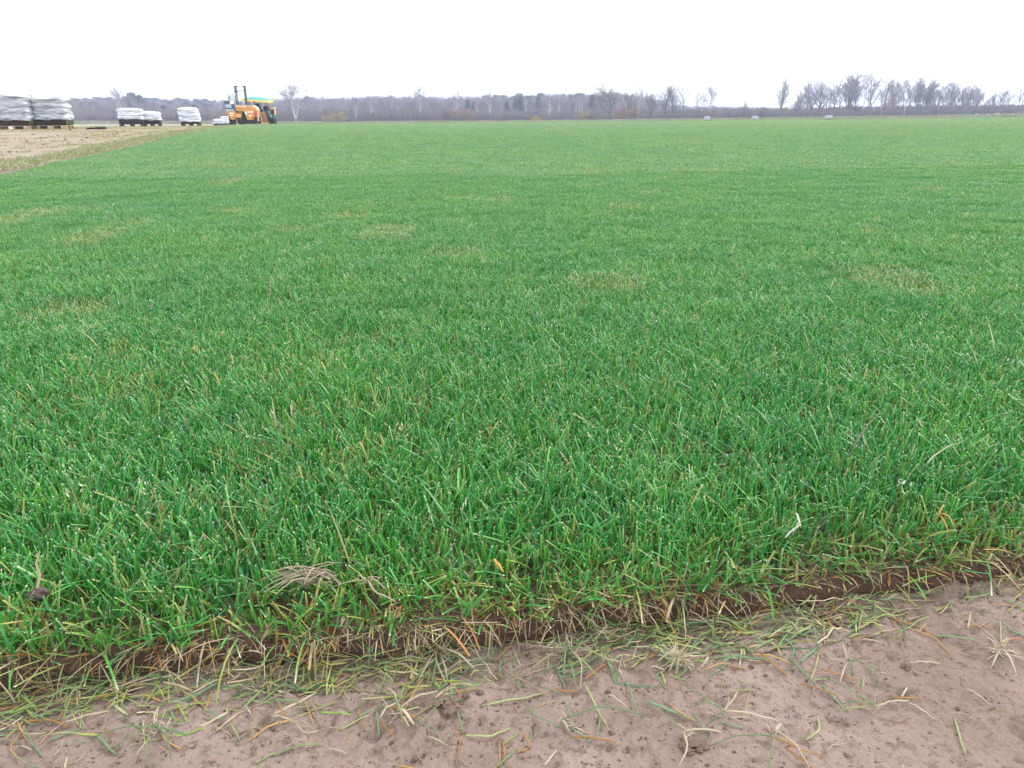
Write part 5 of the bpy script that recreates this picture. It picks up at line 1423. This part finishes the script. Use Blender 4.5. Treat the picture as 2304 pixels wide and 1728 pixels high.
plant_bits('pulled_grass', 1535, 1655, [(0, .034, .0026, st), (85, .040, .0026, st), (215, .045, .0022, g2)], 'bent straw stem shaped like a corner on the soil', 4)
plant_bits('pulled_grass', 1742, 1660, [(172, .060, .0020, g1), (-60, .016, .0040, st), (40, .045, .0022, og), (100, .050, .0022, g2), (48, .045, .0018, st)], 'thin pulled grass plant with an orange blade among green ones', 6)
plant_bits('pulled_grass', 1965, 1598, [(-10, .036, .0022, st), (-150, .050, .0022, g2), (160, .040, .0034, pg), (170, .03, .003, g1)], 'limp pulled grass plant of pale green blades on the soil', 8)
plant_bits('pulled_grass', 1905, 1500, [(-110, .03, .002, st), (110, .036, .0026, st), (20, .030, .0024, g1), (75, .024, .0030, g1)], 'small forked straw plant beside an orange blade on the soil', 6)
plant_bits('pulled_grass', 2250, 1478, [(125, .036, .0026, st), (62, .040, .0026, st), (-145, .055, .0016, st), (-30, .030, .002, og)], 'dry pulled plant with two pale legs and a brush of roots', 46)
plant_bits('pulled_grass', 1525, 1487, [(120, .024, .0020, st), (95, .028, .0030, pg), (160, .024, .0018, st)], 'dry root tuft lying beside the clippings, bristly and pale', 70, rl=(.01, .026))
plant_bits('pulled_grass', 1275, 1465, [(110, .06, .003, g1), (75, .062, .0024, g2), (130, .055, .0026, g1), (40, .05, .0024, pg), (150, .05, .003, pg), (60, .06, .002, st), (20, .05, .0026, g2), (170, .04, .002, st), (95, .055, .003, g1)], 'large heaped tuft of green clippings with pale roots on top', 80, rl=(.012, .032))
plant_bits('pulled_grass', 985, 1470, [(100, .05, .0028, g2), (70, .045, .0024, st), (120, .05, .0022, st), (85, .055, .0026, pg), (30, .05, .0030, st)], 'hanging tuft of pale grass stems fallen from the cut edge', 40, rl=(.012, .03))
plant_bits('pulled_grass', 180, 1535, [(150, .06, .0030, g1), (175, .05, .0034, g1), (110, .055, .0026, pg), (130, .06, .0024, g2), (-150, .04, .003, g1), (90, .045, .0026, pg), (160, .05, .0036, pg)], 'uprooted green tuft with a brown root mat lying against the cut face', 90, rl=(.012, .030), rootcol=(.36, .29, .20))
# --- on top of the grass
zt = SOD + .030
plant_bits('straw_bundle', 700, 1322, [(-12 + R.normal(0, 18), R.uniform(.02, .055), R.uniform(.0010, .0022), np.array((.56, .46, .33)) * R.uniform(.6, 1.1)) for _ in range(34)], 'bundle of pale dry straw resting on the turf near its edge', 0, z=SOD + .014, cat='straw', loose=.007)
plant_bits('dry_leaf', 1800, 1190, [(-115, .030, .0034, (.70, .66, .58)), (140, .040, .0032, (.70, .66, .58)), (125, .03, .002, (.6, .55, .45))], 'bent whitish dead blade lying on the green turf', 0, z=zt, cat='dead blade')
plant_bits('dry_leaf', 1047, 1145, [(-75, .022, .0026, (.66, .62, .52)), (110, .020, .0022, (.6, .55, .45))], 'short pale dead blade stuck upright in the dark green turf', 0, z=zt, cat='dead blade')
plant_bits('dry_root', 835, 1312, [(170, .04, .0018, (.55, .46, .36)), (60, .055, .0026, (.50, .42, .33)), (40, .03, .002, (.5, .42, .33))], 'crooked brown root hooked over the turf edge', 12, z=SOD + .022, cat='root')
plant_bits('dry_leaf', 1110, 1268, [(50, .026, .0044, (.58, .36, .06)), (60, .018, .0036, (.6, .42, .10))], 'bright ochre blade leaning in the turf edge', 0, z=SOD + .026, cat='dead blade')
plant_bits('dry_leaf', 2110, 1168, [(-60, .035, .0026, (.56, .30, .06)), (60, .04, .0026, (.52, .27, .06)), (40, .03, .003, (.55, .36, .08))], 'crossed orange dead blades on the turf near the straight cut', 0, z=zt, cat='dead blade')
# clod with a root on the turf
p = flat(88, 1338, SOD + .026); r = empty('soil_clod', (p.x, p.y, SOD + .026))
cmn = clod_mesh(3, np.random.default_rng(2), .8, mat('damp_clod', (.115, .088, .078), .95, .2, noise=.4, nscale=160, bump=.5, bscale=300))
o = link('clod', cmn, r, (0, 0, .001)); o.scale = (.0098, .0078, .0085)
MB().tube([(0, 0, .008), (.004, .002, .022), (.002, .004, .034), (.007, .006, .046)], [.0014, .0012, .0010, .0006], 6).build('root', mat('dead_root', (.42, .32, .22), .9, .2), r, True)
tag(r, 'damp grey brown soil clod with a dead root standing on the turf', 'clod')
# clods on the soil near the edge
def crumbly(seed):
    Rc = np.random.default_rng(seed); n = 26; a = Rc.uniform(0, 6.28, n); rr = np.sqrt(Rc.random(n)) * .9
    V, Fq = lumps(np.column_stack([rr * np.cos(a), rr * np.sin(a), .35 * (1 - rr ** 2) * Rc.uniform(.2, 1, n)]), Rc.uniform(.14, .36, n), Rc, .8)
    return np_mesh('clod', V, Fq, None, M_crumb, smooth=False)
cm2 = [crumbly(30 + i) for i in range(3)]
for i, (px, py, s, lb) in enumerate(((1880, 1392, .011, 'cracked brown clod fallen at the foot of the straight cut'), (1640, 1425, .010, 'brown clod half under clippings at the foot of the cut'), (1550, 1430, .011, 'rounded soil lump among clippings below the cut'), (1855, 1372, .009, 'crumbly soil lump broken out of the cut face'), (1005, 1585, .010, 'dark crumbly lump pressed into the bare soil'), (1560, 1680, .009, 'small crumbled lump beside the corner shaped straw stem'), (2040, 1500, .004, 'small round pebble of soil on the smooth bare ground'))):
    q = flat(px, py); o = link('soil_clod', cm2[i % 3], None, (q.x, q.y, gz(q.x, q.y) + s * .12)); o.scale = (s * 1.3, s, s * .7); o.rotation_euler[2] = i * 1.3; tag(o, lb, 'clod')
# ================================================================== HAZE
hb = MB(); hb.box((0, 590, 14.5), (2600, 1500, 37))
M_haze = bpy.data.materials.new('haze'); M_haze.use_nodes = True
nt = M_haze.node_tree; nt.nodes.clear()
pv = nt.nodes.new('ShaderNodeVolumePrincipled'); pv.inputs['Color'].default_value = (.68, .77, 1.0, 1); pv.inputs['Density'].default_value = .0008
pv.inputs['Anisotropy'].default_value = .2
ho = nt.nodes.new('ShaderNodeOutputMaterial'); nt.links.new(pv.outputs[0], ho.inputs['Volume'])
haze = hb.build('haze', M_haze)
tag(haze, 'thin pale autumn haze over the whole field', 'haze', kind='stuff')
